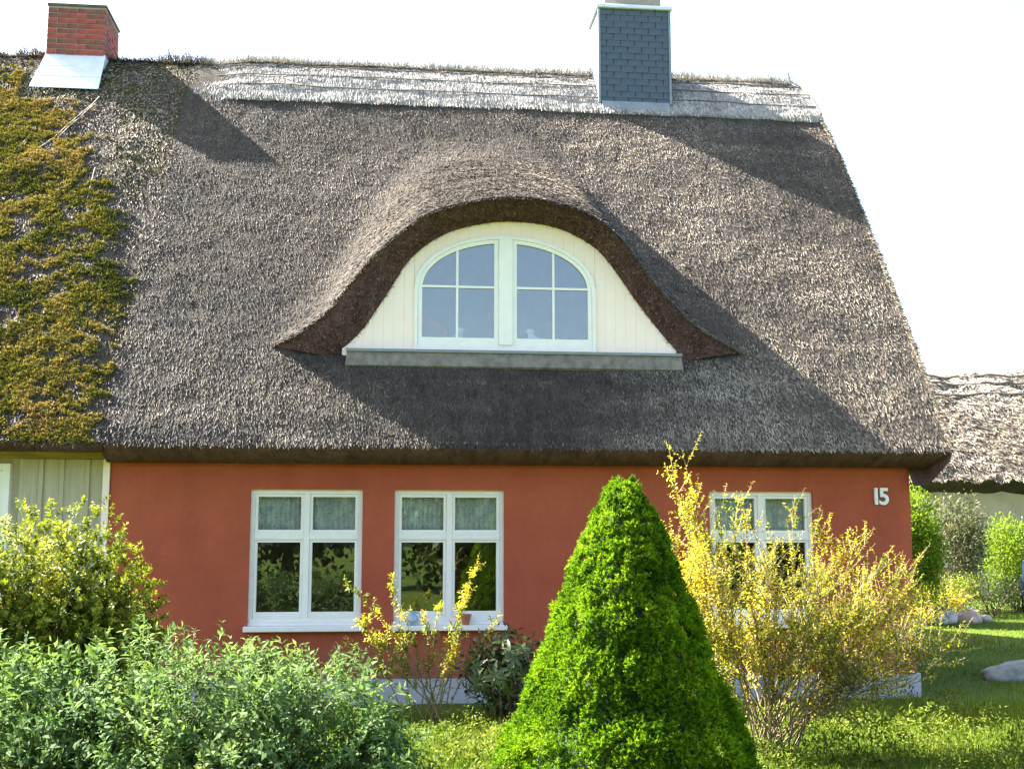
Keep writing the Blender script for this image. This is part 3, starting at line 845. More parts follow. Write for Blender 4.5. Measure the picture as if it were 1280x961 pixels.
# ragged ridge
m2 = 4200
x2 = rng.uniform(-7.5, XL + .25, m2)
P = np.stack([x2, YR + rng.uniform(-.2, .1, m2), roof_nb(x2, np.full(m2, YR - .05)) - .03], -1)
D = norm(np.array([0.0, -0.3, 0.8]) + rng.normal(0, .45, (m2, 3)))
V, F, k = blades(P, D, rand_dirs(m2), rng.uniform(.04, .17, m2) * (0.4 + 1.2 * vnoise(x2 * 4, x2 * 0, 18)), .010, ((0, 1), (1, .6)), 0)
add("ridge_reed", make_mesh("ridge_reed", V, F, np.repeat(np.clip(rng.normal(.5, .3, m2), 0, 1), k)), M["reed_old"], nroof, kind="stuff")
# loose pale stalks
pl = []
for (x0, y0, x1, y1) in ((-4.0, 3.5, -4.55, 2.6), (-4.02, 3.42, -4.35, 2.85), (-3.75, 2.4, -3.72, 2.0), (-4.7, 2.9, -4.78, 2.6), (-0.62, 1.62, -0.58, 1.42)):
    t = np.linspace(0, 1, 8); X_ = x0 + (x1 - x0) * t; Y_ = y0 + (y1 - y0) * t
    z_ = (roof_nb if x0 < XL else roof_low)(X_, Y_)
    pl.append((np.stack([X_, Y_, z_ + .035], -1), [0.006] * 8))
add("loose_stalk", make_mesh("loose_stalk", *tubes(pl[:-1], 5)), plain("bleached_stalk", (0.34, 0.28, 0.2), .8), nroof, kind="stuff")
# moss cushions
m = 52000
x = rng.uniform(-6.6, XL - .02, m); y = rng.uniform(YE - .01, 4.1, m)
edge = -2.45 - 0.20 * np.clip(y, 0, 9) - 0.45 * sstep(1.6, 2.8, y)
dens = .35 * fbm(x * 1.3, y * 2.2, 81, 2) + .65 * fbm(x * 7.5, y * 13.0, 83, 2) + 0.10 * sstep(2.5, 0, y) + 0.10 * sstep(-3.8, -5.2, x) - .55 * sstep(-.75, .2, x - edge) - .12 * sstep(2.6, 3.9, y)
keep = dens + rng.normal(0, .065, m) > 0.555
keep &= ~((x > -5.1) & (x < -3.95) & (y > 3.45))
x, y = x[keep], y[keep]; m = len(x)
zc = roof_nb(x, y); Nn = norm(np.array([[0, -RS, 1.0]])).repeat(m, 0)
ker = 11
rad = rng.uniform(.012, .038, m)
dirs = rand_dirs(m * ker); nn = Nn.repeat(ker, 0)
dirs = norm(dirs + nn * 0.9 + np.array([0, -.15, .15]))
cc = np.stack([x, y, zc], -1).repeat(ker, 0)
P = cc + dirs * rad.repeat(ker)[:, None] * rng.uniform(.3, 1, (m * ker, 1)) * np.array([1.3, 1, 1])
Dm = norm(dirs + rng.normal(0, .5, (m * ker, 3))); Sm = norm(np.cross(Dm, rand_dirs(m * ker))) * .010
V = np.stack([P - Sm, P + Sm, P + Dm * rng.uniform(.02, .036, (m * ker, 1))], 1).reshape(-1, 3)
F = np.arange(len(V)).reshape(-1, 3); k = 3
tn = np.clip((0.60 + 1.5 * (fbm(x * 2.2, y * 3.2, 99) - .5) + .12 * sstep(1, 3, y) + rng.normal(0, .12, m)).repeat(ker) + rng.normal(0, .16, m * ker), 0, 1)
add("moss", make_mesh("moss", V, F, np.repeat(tn, k)), M["moss"], nroof, kind="stuff")
# eave, fascia board, wall boards
V, F = boxes((NX0, NX1 - .02, YE - .02, 0.05, 2.60, 2.66))
ev = np.linspace(NX0, NX1, 120)
S = np.stack([np.stack([ev, 0 * ev + YE - .02, roof_nb(ev, 0 * ev + YE - .02)], -1), np.stack([ev, 0 * ev + YE + .04, roof_nb(ev, 0 * ev + YE) - .09], -1), np.stack([ev, 0 * ev - .05, 0 * ev + 2.60], -1)])
V, F = grid(S[..., 0], S[..., 1], S[..., 2])
add("eave", make_mesh("eave", V, F, smooth=True), M["thatch_cut"], nb)
add("fascia", make_mesh("fascia", *boxes((NX0, XL - .0, -0.10, 0.0, 2.535, 2.64))), M["fascia"], nb)
add("back_wall", make_mesh("back_wall", *boxes((NX0, XL, .06, .3, 0, 2.6), (NX0, XL, 8.4, 8.7, 0, 2.6), (NX0, NX0 + .3, .3, 8.4, 0, 2.6))), M["board"], nb)
bd = np.arange(-3.79, -2.93, .115)
xb = -2.92
bxs = [(-3.78, -3.555), (-3.555, -3.345), (-3.345, -3.09), (-3.09, -2.93)]
lims = list(np.arange(-6.9, -4.6, .22)); bxs += list(zip(lims[:-1], lims[1:]))
for i, (a, b) in enumerate(bxs):
    add("board", bevel_box(a + .006, b - .006, 0.018 + .006 * (i % 2), .06, .05, 2.535, .004), M["board"], nb)
    add("cover_strip", bevel_box(b - .022, b + .022, -.004 if i % 2 else -.002, .0175, .05, 2.53, .003), M["board"], nb)
add("trim", make_mesh("trim", *boxes((XL - .055, XL + .012, -.03, .02, .05, 2.534))), M["cream"], nb)
w = empty("window", (-4.60, 0, 1.10), nb)
for nm, me, mt in (("frame", make_mesh("frame", *ring(0, .74, 0, 1.38, .07, .07, .07, .07, -.02, .06)), M["white"]), ("casement", make_mesh("casement", *ring(.075, .665, .075, 1.305, .045, .045, .06, .045, -.005, .045)), M["white"]),
                   ("pane", make_mesh("pane", *boxes((.119, .621, .02, .024, .134, 1.261))), M["glass"]), ("sill", make_mesh("sill", *boxes((-.03, .77, -.08, .05, -.04, -.002))), M["white"])):
    add(nm, me, mt, w)
# brick chimney
BX0, BX1, BY0, BY1, BZ0, BZ1 = -4.90, -4.09, 4.02, 4.88, 8.2, 9.31
bch = add("chimney", make_mesh("chimney", *boxes((BX0 + .008, BX1 - .008, BY0 + .008, BY1 - .008, 7.8, BZ1 - .01))), M["mortar"], nb)
hh = 0.0765
bl = (BX1 - BX0 - .02) / 3
mes = []
for mk_ in ("brick", "brick_dark"):
    a = bevel_box(-bl / 2, bl / 2, -.055, .055, -.033, .033, .004); a.materials.append(M[mk_])
    h = bevel_box(-bl / 4 + .003, bl / 4 - .003, -.055, .055, -.033, .033, .004); h.materials.append(M[mk_])
    mes.append((a, h))
nrow = int((BZ1 - BZ0) / hh)
for r in range(nrow):
    zc = BZ0 + hh * (r + .5)
    def pick(): return mes[1 if (r >= nrow - 1 or random.random() < .35) else 0]
    for face in range(4):
        if face < 2: q0, q1 = BX0, BX1
        else: q0, q1 = BY0 + .122, BY1 - .122
        spots = []
        if (r + face) % 2 == 0:
            nb_ = 3 if face < 2 else 2
            s = (q1 - q0) / nb_
            spots = [(q0 + s * (i + .5), 0) for i in range(nb_)]
        elif face < 2:
            s = bl + .01
            spots = [(q0 + bl / 4, 1), (q0 + bl / 2 + .01 + bl / 2, 0), (q0 + bl / 2 + .01 + bl / 2 + s, 0), (q1 - bl / 4, 1)]
        else:
            s = (q1 - q0) / 4
            spots = [(q0 + s * .5, 1), ((q0 + q1) / 2, 0), (q1 - s * .5, 1)]
        for p, half in spots:
            me = pick()[half]; j = random.uniform(-.003, .003)
            if face < 2: add("brick", me, None, bch, (p, (BY0 + .055 if face == 0 else BY1 - .055) + j, zc))
            else: add("brick", me, None, bch, ((BX1 - .055 if face == 2 else BX0 + .055) + j, p, zc), (0, 0, math.pi / 2))
add("chimney_crown", bevel_box(BX0 - .012, BX1 + .012, BY0 - .012, BY1 + .012, BZ1 - .012, BZ1 + .03, .008), plain("sooty_mortar", (0.10, 0.085, 0.085), .9, .3), bch)
def fl(y, off): return float(roof_plane(y)) + off
def skirt(y0, y1, xa0, xb0, xa1, xb1, o0, o1):
    t = .012
    v = []
    for dz in (0, -t):
        v += [(xa0, y0, fl(y0, o0) + dz), (xb0, y0, fl(y0, o0) + dz), (xb1, y1, fl(y1, o1) + dz), (xa1, y1, fl(y1, o1) + dz)]
    return v, [(0, 1, 2, 3), (7, 6, 5, 4), (0, 4, 5, 1), (1, 5, 6, 2), (2, 6, 7, 3), (3, 7, 4, 0)]
for (y0, y1, f0, f1, o0, o1) in ((3.58, 3.74, 0, .33, .10, .125), (3.725, 3.89, .33, .66, .135, .145), (3.875, 4.03, .66, 1, .155, .21)):
    a0, b0 = -4.97 + .07 * f0, -4.04 - .03 * f0; a1, b1 = -4.97 + .07 * f1, -4.04 - .03 * f1
    add("flashing", make_mesh("flashing", *skirt(y0, y1, a0, b0, a1, b1, o0, o1)), M["zinc"], bch)
add("flashing", make_mesh("flashing", *boxes((BX1 - .004, BX1 + .012, BY0 - .01, BY1, 8.25, 8.58))), M["zinc"], bch)

# ------------------------------------------------------------------ far thatched house on the right
far = tag(empty("thatched_house", (17, 18, .45)), "weathered thatched house beyond the lawn with uneven pale ridge", "house")
fx0, fx1 = 10.6, 24.0
def far_top(x, y):
    t = (y - 14.0) / 4.0
    z = 3.12 + (6.35 - 3.12) * t + 0.25 * t * (1 - t)
    return z + 0.10 * np.sin(x * 1.1) * t + bumps(x * .8, y * .8, 131, .16)
Xf, Yf = np.meshgrid(np.linspace(fx0, fx1, 120), np.linspace(14.0, 18.0, 50))
V, F = grid(Xf, Yf, far_top(Xf, Yf))
Xg, Yg = np.meshgrid(np.linspace(fx0, fx1, 60), np.linspace(18.0, 22.0, 12))
V2, F2 = grid(Xg, Yg, far_top(Xg, 36 - Yg))
Xh, Th = np.meshgrid(np.linspace(fx0, fx1, 60), np.array([0, 1.0]))
V3, F3 = grid(Xh, 14.0 + .55 * Th, far_top(Xh, 14.0 + 0 * Th) - .28 * Th)
fr_ = add("roof", make_mesh("roof", np.concatenate([V, V2, V3]), np.concatenate([F, F2 + len(V), F3 + len(V) + len(V2)]), smooth=True), M["thatch"], far)
m = 45000
x = rng.uniform(fx0, 17.5, m); y = rng.uniform(14.0, 18.1, m)
(V, F, k), xx, yy = straws(0, fixed(x, y), far_top, (0.08, 0.25), (0.010, 0.024), (0.0, 0.35), 0.35)
tn = np.clip(.25 + .55 * sstep(16.0, 17.5, yy) + .7 * (fbm(xx * 1.2, yy * 3, 141) - .5) + rng.normal(0, .2, m), 0, 1)
add("reed", make_mesh("reed", V, F, np.repeat(np.clip(tn + .12, 0, 1), k)), reedmat('bleached_reed', [(0.0, (0.07, 0.06, 0.05)), (0.5, (0.27, 0.23, 0.18)), (1.0, (0.62, 0.56, 0.47))]), fr_, kind="stuff")
for yy in (17.0, 17.45, 17.8):
    q = np.linspace(11, 23, 70)
    add("ridge_pole", make_mesh("ridge_pole", *tubes([(np.stack([q, 0 * q + yy + .05 * np.sin(q * 2.2 + yy), far_top(q, 0 * q + yy) + .05], -1), [.035] * 70)], 5)), M["wire"], fr_)
add("wall", make_mesh("wall", *boxes((11.2, 23.4, 14.55, 21.4, 0.2, 3.0))), plain("pale_render", (.44, .37, .26), .9, .12, 3, .3), far)
for a in (15.9, 17.8):
    add("post", make_mesh("post", *boxes((a, a + .16, 14.49, 14.56, .25, 2.95))), M["stem"], far)

# ------------------------------------------------------------------ plants
def ell_cloud(lobes, n, shell=0.55):
    """points spread through a set of ellipsoid lobes (cx,cy,cz,rx,ry,rz); returns points and outward normals"""
    lobes = np.array(lobes, float)
    vol = lobes[:, 3] * lobes[:, 4] * lobes[:, 5]
    idx = rng.choice(len(lobes), n, p=vol / vol.sum())
    d = rand_dirs(n)
    r = shell + (1 - shell) * rng.random(n)
    r = np.where(rng.random(n) < .25, rng.random(n) ** .5, r)
    a = np.arctan2(d[:, 1], d[:, 0]); e = d[:, 2]
    r = r * (0.78 + 0.44 * fbm(a * 2.2 + idx * 7, e * 3.0 + idx * 3, 7, 3))
    P = lobes[idx, :3] + d * r[:, None] * lobes[idx, 3:]
    N = norm(d / lobes[idx, 3:])
    return P, N, r

def stems_to(base, targets, r0, r1, bend=.15, spread=.08, segs=6):
    polys = []
    base = np.array(base, float)
    for tg in targets:
        tg = np.array(tg, float)
        b = base + np.array([random.uniform(-spread, spread), random.uniform(-spread, spread), 0])
        t = np.linspace(0, 1, segs)[:, None]
        mid = np.array([0, 0, 1.0]) * np.linalg.norm(tg - b) * bend
        P = b * (1 - t) + tg * t + mid * (t * (1 - t)) * 4 * .5 + np.sin(t * 9 + random.random() * 6) * .012
        polys.append((P, list(np.linspace(r0, r1, segs))))
    return polys

def bush(name, label, cat, base, lobes, n, L, W, mat, shell=.55, stems=10, group=None, up=.5, tone_top=True, keep=None, stat=((0, .35), (.45, 1.0), (1, .05)), stemmat="stem"):
    root = tag(empty(name, base), label, cat, group)
    P, N, r = ell_cloud(lobes, n, shell)
    ok = P[:, 2] > base[2] + .02
    P, N, r = P[ok], N[ok], r[ok]; n = len(P)
    D = norm(N * .7 + rand_dirs(n) * .8 + np.array([0, 0, up]))
    Nl = norm(N * .5 + rand_dirs(n) * .9 + np.array([0, 0, .5]))
    V, F, k = diamonds(P, D, Nl, rng.uniform(*L, n), rng.uniform(*W, n))
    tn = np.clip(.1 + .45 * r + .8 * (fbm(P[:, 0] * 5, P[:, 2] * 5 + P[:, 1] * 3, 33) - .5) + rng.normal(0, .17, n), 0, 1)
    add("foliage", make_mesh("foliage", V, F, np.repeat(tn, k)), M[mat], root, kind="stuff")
    tg = P[rng.integers(0, n, stems)]
    add("stem", make_mesh("stem", *tubes(stems_to(base, tg, .022, .004), 5)), M[stemmat], root)
    return root

def shoot_leaves(polys, spacing, L, W, start=.25, spread=.9, jitter=.35, pairs=2, taper=True):
    """leaves in whorls along each shoot"""
    Ps, Ds, Ns, Sz, Tt = [], [], [], [], []
    for pts, rad in polys:
        pts = np.asarray(pts); seg = np.linalg.norm(np.diff(pts, axis=0), axis=1); d = np.concatenate([[0], np.cumsum(seg)])
        q = np.arange(start * d[-1], d[-1], spacing)
        if len(q) == 0: continue
        c = np.stack([np.interp(q, d, pts[:, k]) for k in range(3)], -1)
        tg = norm(np.stack([np.interp(q, d, np.gradient(pts[:, k], d)) for k in range(3)], -1))
        for s in range(pairs):
            ph = rng.random(len(q)) * .8 + np.arange(len(q)) * 1.57 + s * 2 * math.pi / pairs
            a = norm(np.cross(tg, np.array([.3, .1, .95]) + 0 * tg)); b = np.cross(tg, a)
            rd = a * np.cos(ph)[:, None] + b * np.sin(ph)[:, None]
            Ps.append(c); Ds.append(norm(tg * .6 + rd * spread + rng.normal(0, jitter, c.shape)))
            Ns.append(norm(tg * .9 - rd * .3 + np.array([0, 0, .5]) + rng.normal(0, .3, c.shape)))
            f = q / d[-1]
            Sz.append(np.where(taper, 1.05 - .5 * f ** 3, 1.0)); Tt.append(f)
    P = np.concatenate(Ps); n = len(P); sz = np.concatenate(Sz)
    return P, np.concatenate(Ds), np.concatenate(Ns), rng.uniform(*L, n) * sz, rng.uniform(*W, n) * sz, np.concatenate(Tt)

# --- conical dwarf spruce
SPB = (1.635, -4.7, 0.0)
sp = tag(empty("spruce_tree", SPB), "dense bright green cone shaped dwarf spruce in front of the red wall", "tree")
PZ = np.array([0.0, .15, .45, .70, .95, 1.2, 1.45, 1.7, 1.88, 2.0, 2.08, 2.125]); PR = np.array([.98, .95, .80, .67, .58, .49, .40, .295, .21, .14, .085, .02])
add("trunk", make_mesh("trunk", *tubes([([(SPB[0], SPB[1], z) for z in (-.05, .5, 1.2, 1.95)], [.07, .055, .035, .012])], 8)), M["stem"], sp)
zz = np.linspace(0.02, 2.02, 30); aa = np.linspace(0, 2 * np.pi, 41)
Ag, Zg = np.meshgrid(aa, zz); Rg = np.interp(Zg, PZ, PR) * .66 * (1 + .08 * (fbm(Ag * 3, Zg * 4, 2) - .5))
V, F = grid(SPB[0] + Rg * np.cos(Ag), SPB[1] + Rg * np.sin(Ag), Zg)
add("light_block_core", make_mesh("light_block_core", V, F, smooth=True), plain("spruce_inner", (.02, .045, .005), .95, .3, 20, .8, 40), sp)  # dark core cone added inside to block light between the needles
nc = 2000
qi = (np.arange(nc) + .5) / nc
zc_ = np.clip(2.10 * (1 - qi ** .60) + rng.normal(0, .012, nc), .03, 2.09)
ac = np.arange(nc) * 2.399963 + rng.normal(0, .10, nc)
lump = fbm((ac % (2 * np.pi)) * 2.6, zc_ * 5, 207, 2)
cs = np.clip(.038 + .045 * np.interp(zc_, PZ, PR) + rng.normal(0, .008, nc), .025, .09)
rc = np.maximum(np.interp(zc_, PZ, PR) * (.93 + .22 * (lump - .40)) - cs * rng.uniform(.6, 1.1, nc), 0.0)
cc_ = np.stack([SPB[0] + rc * np.cos(ac), SPB[1] + rc * np.sin(ac), zc_], -1)
oc = norm(np.stack([np.cos(ac), np.sin(ac), 0 * ac + .55], -1))
per = 14
td = norm(rand_dirs(nc * per) + oc.repeat(per, 0) * .95)
cP = cc_.repeat(per, 0) + td * cs.repeat(per)[:, None] * rng.uniform(.7, 1.05, (nc * per, 1))
m = nc * per; ker = 13
Dk = norm(td.repeat(ker, 0) * .7 + rand_dirs(m * ker))
P = cP.repeat(ker, 0) + td.repeat(ker, 0) * rng.uniform(-.03, .012, (m * ker, 1))
Sd = norm(np.cross(Dk, rand_dirs(m * ker))) * rng.uniform(.0035, .006, (m * ker, 1))
V = np.stack([P - Sd, P + Sd, P + Dk * rng.uniform(.014, .028, (m * ker, 1))], 1).reshape(-1, 3)
F = np.arange(len(V)).reshape(-1, 3); k = 3
tn = np.clip((.42 + .8 * (lump - .5) + rng.normal(0, .15, nc)).repeat(per * ker) + rng.normal(0, .10, m).repeat(ker) + rng.normal(0, .12, m * ker), 0, 1)
add("needle", make_mesh("needle", V, F, np.repeat(tn, k)), M["spruce"], sp, kind="stuff")

# --- grey-green bush in the foreground
def fan(base, lobes, n, ln, r0, upb=.55, droop=.25):
    """shoots rising out of the mass of a bush"""
    P, N, r = ell_cloud(lobes, n, .5)
    ok = P[:, 2] > .15; P, N = P[ok], N[ok]
    out = []
    for p, nn in zip(P, N):
        d = norm(nn * .75 + np.array([0, 0, upb]) + rng.normal(0, .28, 3)); l = random.uniform(*ln)
        t = np.linspace(0, 1, 6)[:, None]
        out.append((p - d * l * .35 + d * l * t + np.array([0, 0, -1.0]) * droop * l * t ** 2 * .5, list(np.linspace(r0, r0 * .3, 6))))
    return out
gb = tag(empty("leafy_shrub", (-0.95, -7.1, 0)), "broad grey green leafy shrub sprawling in front of the golden bush", "shrub")
lobes = [(-1.75, -7.2, .55, .55, .6, .62), (-1.15, -7.1, .62, .50, .55, .65), (-.66, -7.1, .61, .48, .55, .62), (-.30, -7.15, .60, .44, .5, .60), (-2.4, -7.1, .5, .6, .6, .6), (-.02, -7.3, .45, .34, .4, .50), (-.9, -7.5, .40, .8, .4, .48)]
sh = fan((0, 0, 0), lobes, 6500, (.09, .19), .003, .3, .2)
P, D, N, L, W, T = shoot_leaves(sh, .021, (.028, .055), (.012, .021), .10, .95, .45, 2)
vz_ = .65 + .8 * vnoise(P[:, 0] * 3.7, P[:, 2] * 3.7 + P[:, 1] * 2, 71); L, W = L * vz_, W * vz_
tn = np.clip(.38 + .35 * T + .95 * (fbm(P[:, 0] * 4, P[:, 1] * 4 + P[:, 2] * 4, 3) - .5) + rng.normal(0, .13, len(P)), 0, 1)
vis = P[:, 2] + .25 * (-7.1 - P[:, 1])
order = np.argsort(-vis - rng.random(len(P)) * .25)
big = order[:280]; rest = np.ones(len(P), bool); rest[big] = False
st5 = ((0, .2), (.42, 1.0), (1, .04))
V, F, k = diamonds(P[rest], D[rest], N[rest], L[rest], W[rest])
add("foliage", make_mesh("foliage", V, F, np.repeat(tn[rest], k)), M["sage"], gb, kind="stuff")
for tv in range(4):                       # the most exposed leaves one by one
    V1, F1, k1 = blades(np.zeros((1, 3)), np.array([[1.0, 0, 0]]), np.array([[0, 0, 1.0]]), 1.0, .30, st5, .14, .25)
    lm = make_mesh("leaf", V1, F1, np.full(len(V1), .35 + .2 * tv)); lm.materials.append(M["sage"])
    for i in big[tv::4]:
        d = D[i]; s = norm(np.cross(d, N[i])); nn = np.cross(s, d)
        mat = Matrix(((d[0], -s[0], nn[0]), (d[1], -s[1], nn[1]), (d[2], -s[2], nn[2])))
        o = add("leaf", lm, None, gb, P[i], mat.to_euler()); o.scale = (L[i],) * 3
add("stem", make_mesh("stem", *tubes(sh[::5] + stems_to((-.95, -7.1, -.02), [p[0][0] for p in sh[::70]], .016, .005, .2, .25), 3)), plain("green_twig", (.13, .13, .06), .8, .3), gb)

# --- golden bush at the left
gl = tag(empty("golden_shrub", (-2.75, -3.5, 0)), "rounded golden yellow green evergreen bush before the grey boards", "shrub")
lobes = [(-2.85, -3.5, .95, .85, .8, 1.0), (-2.25, -3.45, 1.1, .56, .6, .86), (-2.3, -3.6, .65, .70, .6, .75), (-3.4, -3.5, 1.05, .7, .7, .98), (-2.10, -3.6, .85, .50, .5, .75)]
sh = fan((0, 0, 0), lobes, 7000, (.07, .13), .003, .2, .15)
P, D, N, L, W, T = shoot_leaves(sh, .017, (.026, .046), (.014, .023), .05, .8, .4, 3)
tn = np.clip(.18 + .50 * T + .9 * (fbm(P[:, 0] * 5, P[:, 1] * 5 + P[:, 2] * 5, 13) - .5) + rng.normal(0, .12, len(P)), 0, 1)
V, F, k = diamonds(P, D, N, L, W)
add("foliage", make_mesh("foliage", V, F, np.repeat(tn, k)), M["gold"], gl, kind="stuff")
add("stem", make_mesh("stem", *tubes(stems_to((-2.75, -3.5, -.02), [p[0][0] for p in sh[::30]], .03, .005, .15, .1), 5)), M["stem"], gl)

# --- forsythias
def forsythia(label, base, tips, nside, side_len, fl_sz, spacing, seedk, sub=.0):
    root = tag(empty("forsythia_bush", base), label, "bush", None)
    main = []
    for tx, ty, tz in tips:
        b = np.array(base) + np.array([random.uniform(-.16, .22), random.uniform(-.15, .15), -.02]); tg = np.array([tx, ty, tz])
        t = np.linspace(0, 1, 9)[:, None]
        side = np.array([tx - b[0], ty - b[1], 0]); h = tz - b[2]
        arch_ = np.where(t < 1, (t ** .62), 1.0) if np.linalg.norm(side) > h * .5 else t ** .85
        Pm = np.concatenate([b[:2] + (tg[:2] - b[:2]) * t ** .92, b[2] + h * arch_], 1)
        Pm += np.cumsum(rng.normal(0, .012, Pm.shape), 0) * np.array([1, 1, .3])
        main.append((Pm, list(np.linspace(.0065, .002, 9))))
    sides = []
    for Pm, _ in main:
        for _k in range(nside):
            f = random.uniform(.33, .95); i = int(f * 8); p = Pm[i] + (Pm[i + 1] - Pm[i]) * (f * 8 - i)
            d = norm((Pm[i + 1] - Pm[i]) / np.linalg.norm(Pm[i + 1] - Pm[i]) * .6 + rng.normal(0, .55, 3) + np.array([0, 0, .35]))
            l = random.uniform(*side_len) * (1.1 - .5 * f); t = np.linspace(0, 1, 5)[:, None]
            sides.append((p + d * l * t + np.array([0, 0, .12]) * l * t * t, list(np.linspace(.004, .0015, 5))))
    add("stem", make_mesh("stem", *tubes(main, 6)), M["twig"], root)
    add("twig", make_mesh("twig", *tubes(sides, 3)), M["twig"], root, kind="stuff")
    P, D, N, L, W, T = shoot_leaves(main + sides, spacing, fl_sz, (.011, .021), .12, 1.0, .5, 2)
    dn = vnoise(P[:, 0] * 6.1, P[:, 2] * 6.1, 5 + seedk)
    kp = rng.random(len(P)) < (.35 + .6 * dn) * (.32 + .68 * sstep(.25, 1.0, P[:, 2]))
    P, D, N, L, W, T = P[kp], D[kp], N[kp], L[kp], W[kp], T[kp]; dn = dn[kp]
    nz = vnoise(P[:, 0] * 3.3 + 5, P[:, 2] * 3.3, 15 + seedk)
    tn = np.clip(.43 + .75 * (nz - .5) + rng.normal(0, .25, len(P)), 0, 1)
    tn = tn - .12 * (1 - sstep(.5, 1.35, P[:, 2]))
    tn = np.where(rng.random(len(P)) < .05, 1.0, np.clip(tn, 0, .92))
    V, F, k = diamonds(P, D, N, L, W)
    add("blossom", make_mesh("blossom", V, F, np.repeat(tn, k)), M["forsythia"], root, kind="stuff")
    return root
tips = [(2.36, -3.45, 2.42), (2.28, -3.5, 2.25), (2.45, -3.35, 2.1), (2.2, -3.6, 1.75), (2.55, -3.6, 1.95), (2.75, -3.4, 1.9), (2.95, -3.3, 2.1), (3.1, -3.65, 1.75),
        (3.30, -3.4, 2.02), (3.45, -3.5, 1.85), (3.62, -3.45, 1.7), (3.8, -3.5, 1.72), (3.98, -3.4, 1.76), (4.02, -3.6, 1.55), (4.15, -3.5, 1.42), (4.3, -3.45, 1.5), (4.35, -3.6, 1.25), (4.45, -3.4, 1.05),
        (4.62, -3.6, .92), (4.5, -3.5, .72), (4.3, -3.7, .62), (2.3, -3.8, 1.3), (2.35, -3.3, 1.5), (2.9, -3.9, 1.5), (3.3, -4.0, 1.45), (3.7, -3.95, 1.3), (2.6, -3.1, 1.6), (3.2, -3.0, 1.7), (3.7, -3.05, 1.5), (4.1, -3.9, 1.0), (2.25, -3.5, 1.0), (4.25, -3.15, 1.2)]
tips += [(2.35 + 2.0 * random.random(), -3.5 + random.uniform(-.5, .5), random.uniform(1.0, 1.65)) for _ in range(4)]
tips += [(2.95 + random.gauss(0, .5), -3.5 + random.gauss(0, .3), random.uniform(.6, 1.2)) for _ in range(4)]
tips += [(random.uniform(3.6, 4.65), -3.5 + random.uniform(-.45, .45), random.uniform(.55, 1.35)) for _ in range(13)]
tips += [(random.uniform(2.15, 2.6), -3.5 + random.uniform(-.4, .4), random.uniform(1.2, 2.0)) for _ in range(4)]
forsythia("large yellow forsythia bush with arching stems beside the cone shaped spruce", (2.98, -3.5, 0), tips, 34, (.18, .46), (.022, .044), .019, 0)
tips = [(-.37, -1.5, 1.29), (-.28, -1.55, .98), (.07, -1.5, 1.36), (.16, -1.45, 1.05), (.93, -1.5, 1.60), (.80, -1.45, 1.3), (.62, -1.55, .95), (.35, -1.5, 1.02), (-.05, -1.6, .8), (.75, -1.6, .85), (1.05, -1.4, .95), (-.4, -1.45, .75), (-.15, -1.5, 1.0), (.5, -1.5, 1.15), (.0, -1.6, .6), (.6, -1.6, .6)]
forsythia("sparse young forsythia with thin upright shoots below the middle window", (.36, -1.5, 0), tips, 16, (.08, .22), (.034, .06), .014, 3)

# --- evergreen with long glossy leaves next to the spruce, every leaf its own piece
rd = tag(empty("rhododendron", (1.25, -1.35, 0)), "dark glossy evergreen shrub with long drooping leaves by the plinth", "shrub")
V1, F1, k1 = blades(np.zeros((1, 3)), np.array([[1.0, 0, 0]]), np.array([[0, 0, 1.0]]), 1.0, .30, ((0, .2), (.3, .9), (.65, .9), (1, .06)), .12, .35)
lms = []
for tv in (.2, .5, .8):
    lm = make_mesh("leaf", V1, F1, np.full(len(V1), tv)); lm.materials.append(M["rhodo"]); lms.append(lm)
targets = []
for i in range(42):
    d = norm(np.array([random.gauss(0, 1), random.gauss(0, 1) - .3, random.uniform(-.35, 1.1)]))
    c = np.array([1.15, -1.35, .42]) + d * np.array([.44, .38, .44]) * random.uniform(.7, 1.0)
    targets.append(c)
    nl_ = random.randint(6, 8); ph = random.random() * 6
    for j in range(nl_):
        a = ph + 2 * math.pi * j / nl_
        t1 = norm(np.cross(d, [.2, .3, .9])); t2 = np.cross(d, t1)
        dd = norm((t1 * math.cos(a) + t2 * math.sin(a)) + d * random.uniform(.05, .5)); nn = norm(d + .3 * rng.normal(size=3))
        s = norm(np.cross(dd, nn)); nn = np.cross(s, dd)
        mat = Matrix(((dd[0], -s[0], nn[0]), (dd[1], -s[1], nn[1]), (dd[2], -s[2], nn[2])))
        o = add("leaf", random.choice(lms), None, rd, c, mat.to_euler()); o.scale = (random.uniform(.08, .125),) * 3
P, N, q_ = ell_cloud([(1.15, -1.33, .42, .42, .34, .44)], 1500, .3)
ok = P[:, 2] > .05; P, N = P[ok], N[ok]; q_ = len(P)
V, F, k = diamonds(P, norm(N + rand_dirs(q_)), norm(N + rand_dirs(q_) * .6 + np.array([0, 0, .6])), rng.uniform(.06, .11, q_), rng.uniform(.02, .032, q_))
add("foliage", make_mesh("foliage", V, F, np.repeat(rng.random(q_), k)), M["rhodo"], rd, kind="stuff")
add("stem", make_mesh("stem", *tubes(stems_to((1.25, -1.35, -.02), targets, .009, .004, .1), 5)), M["stem"], rd)

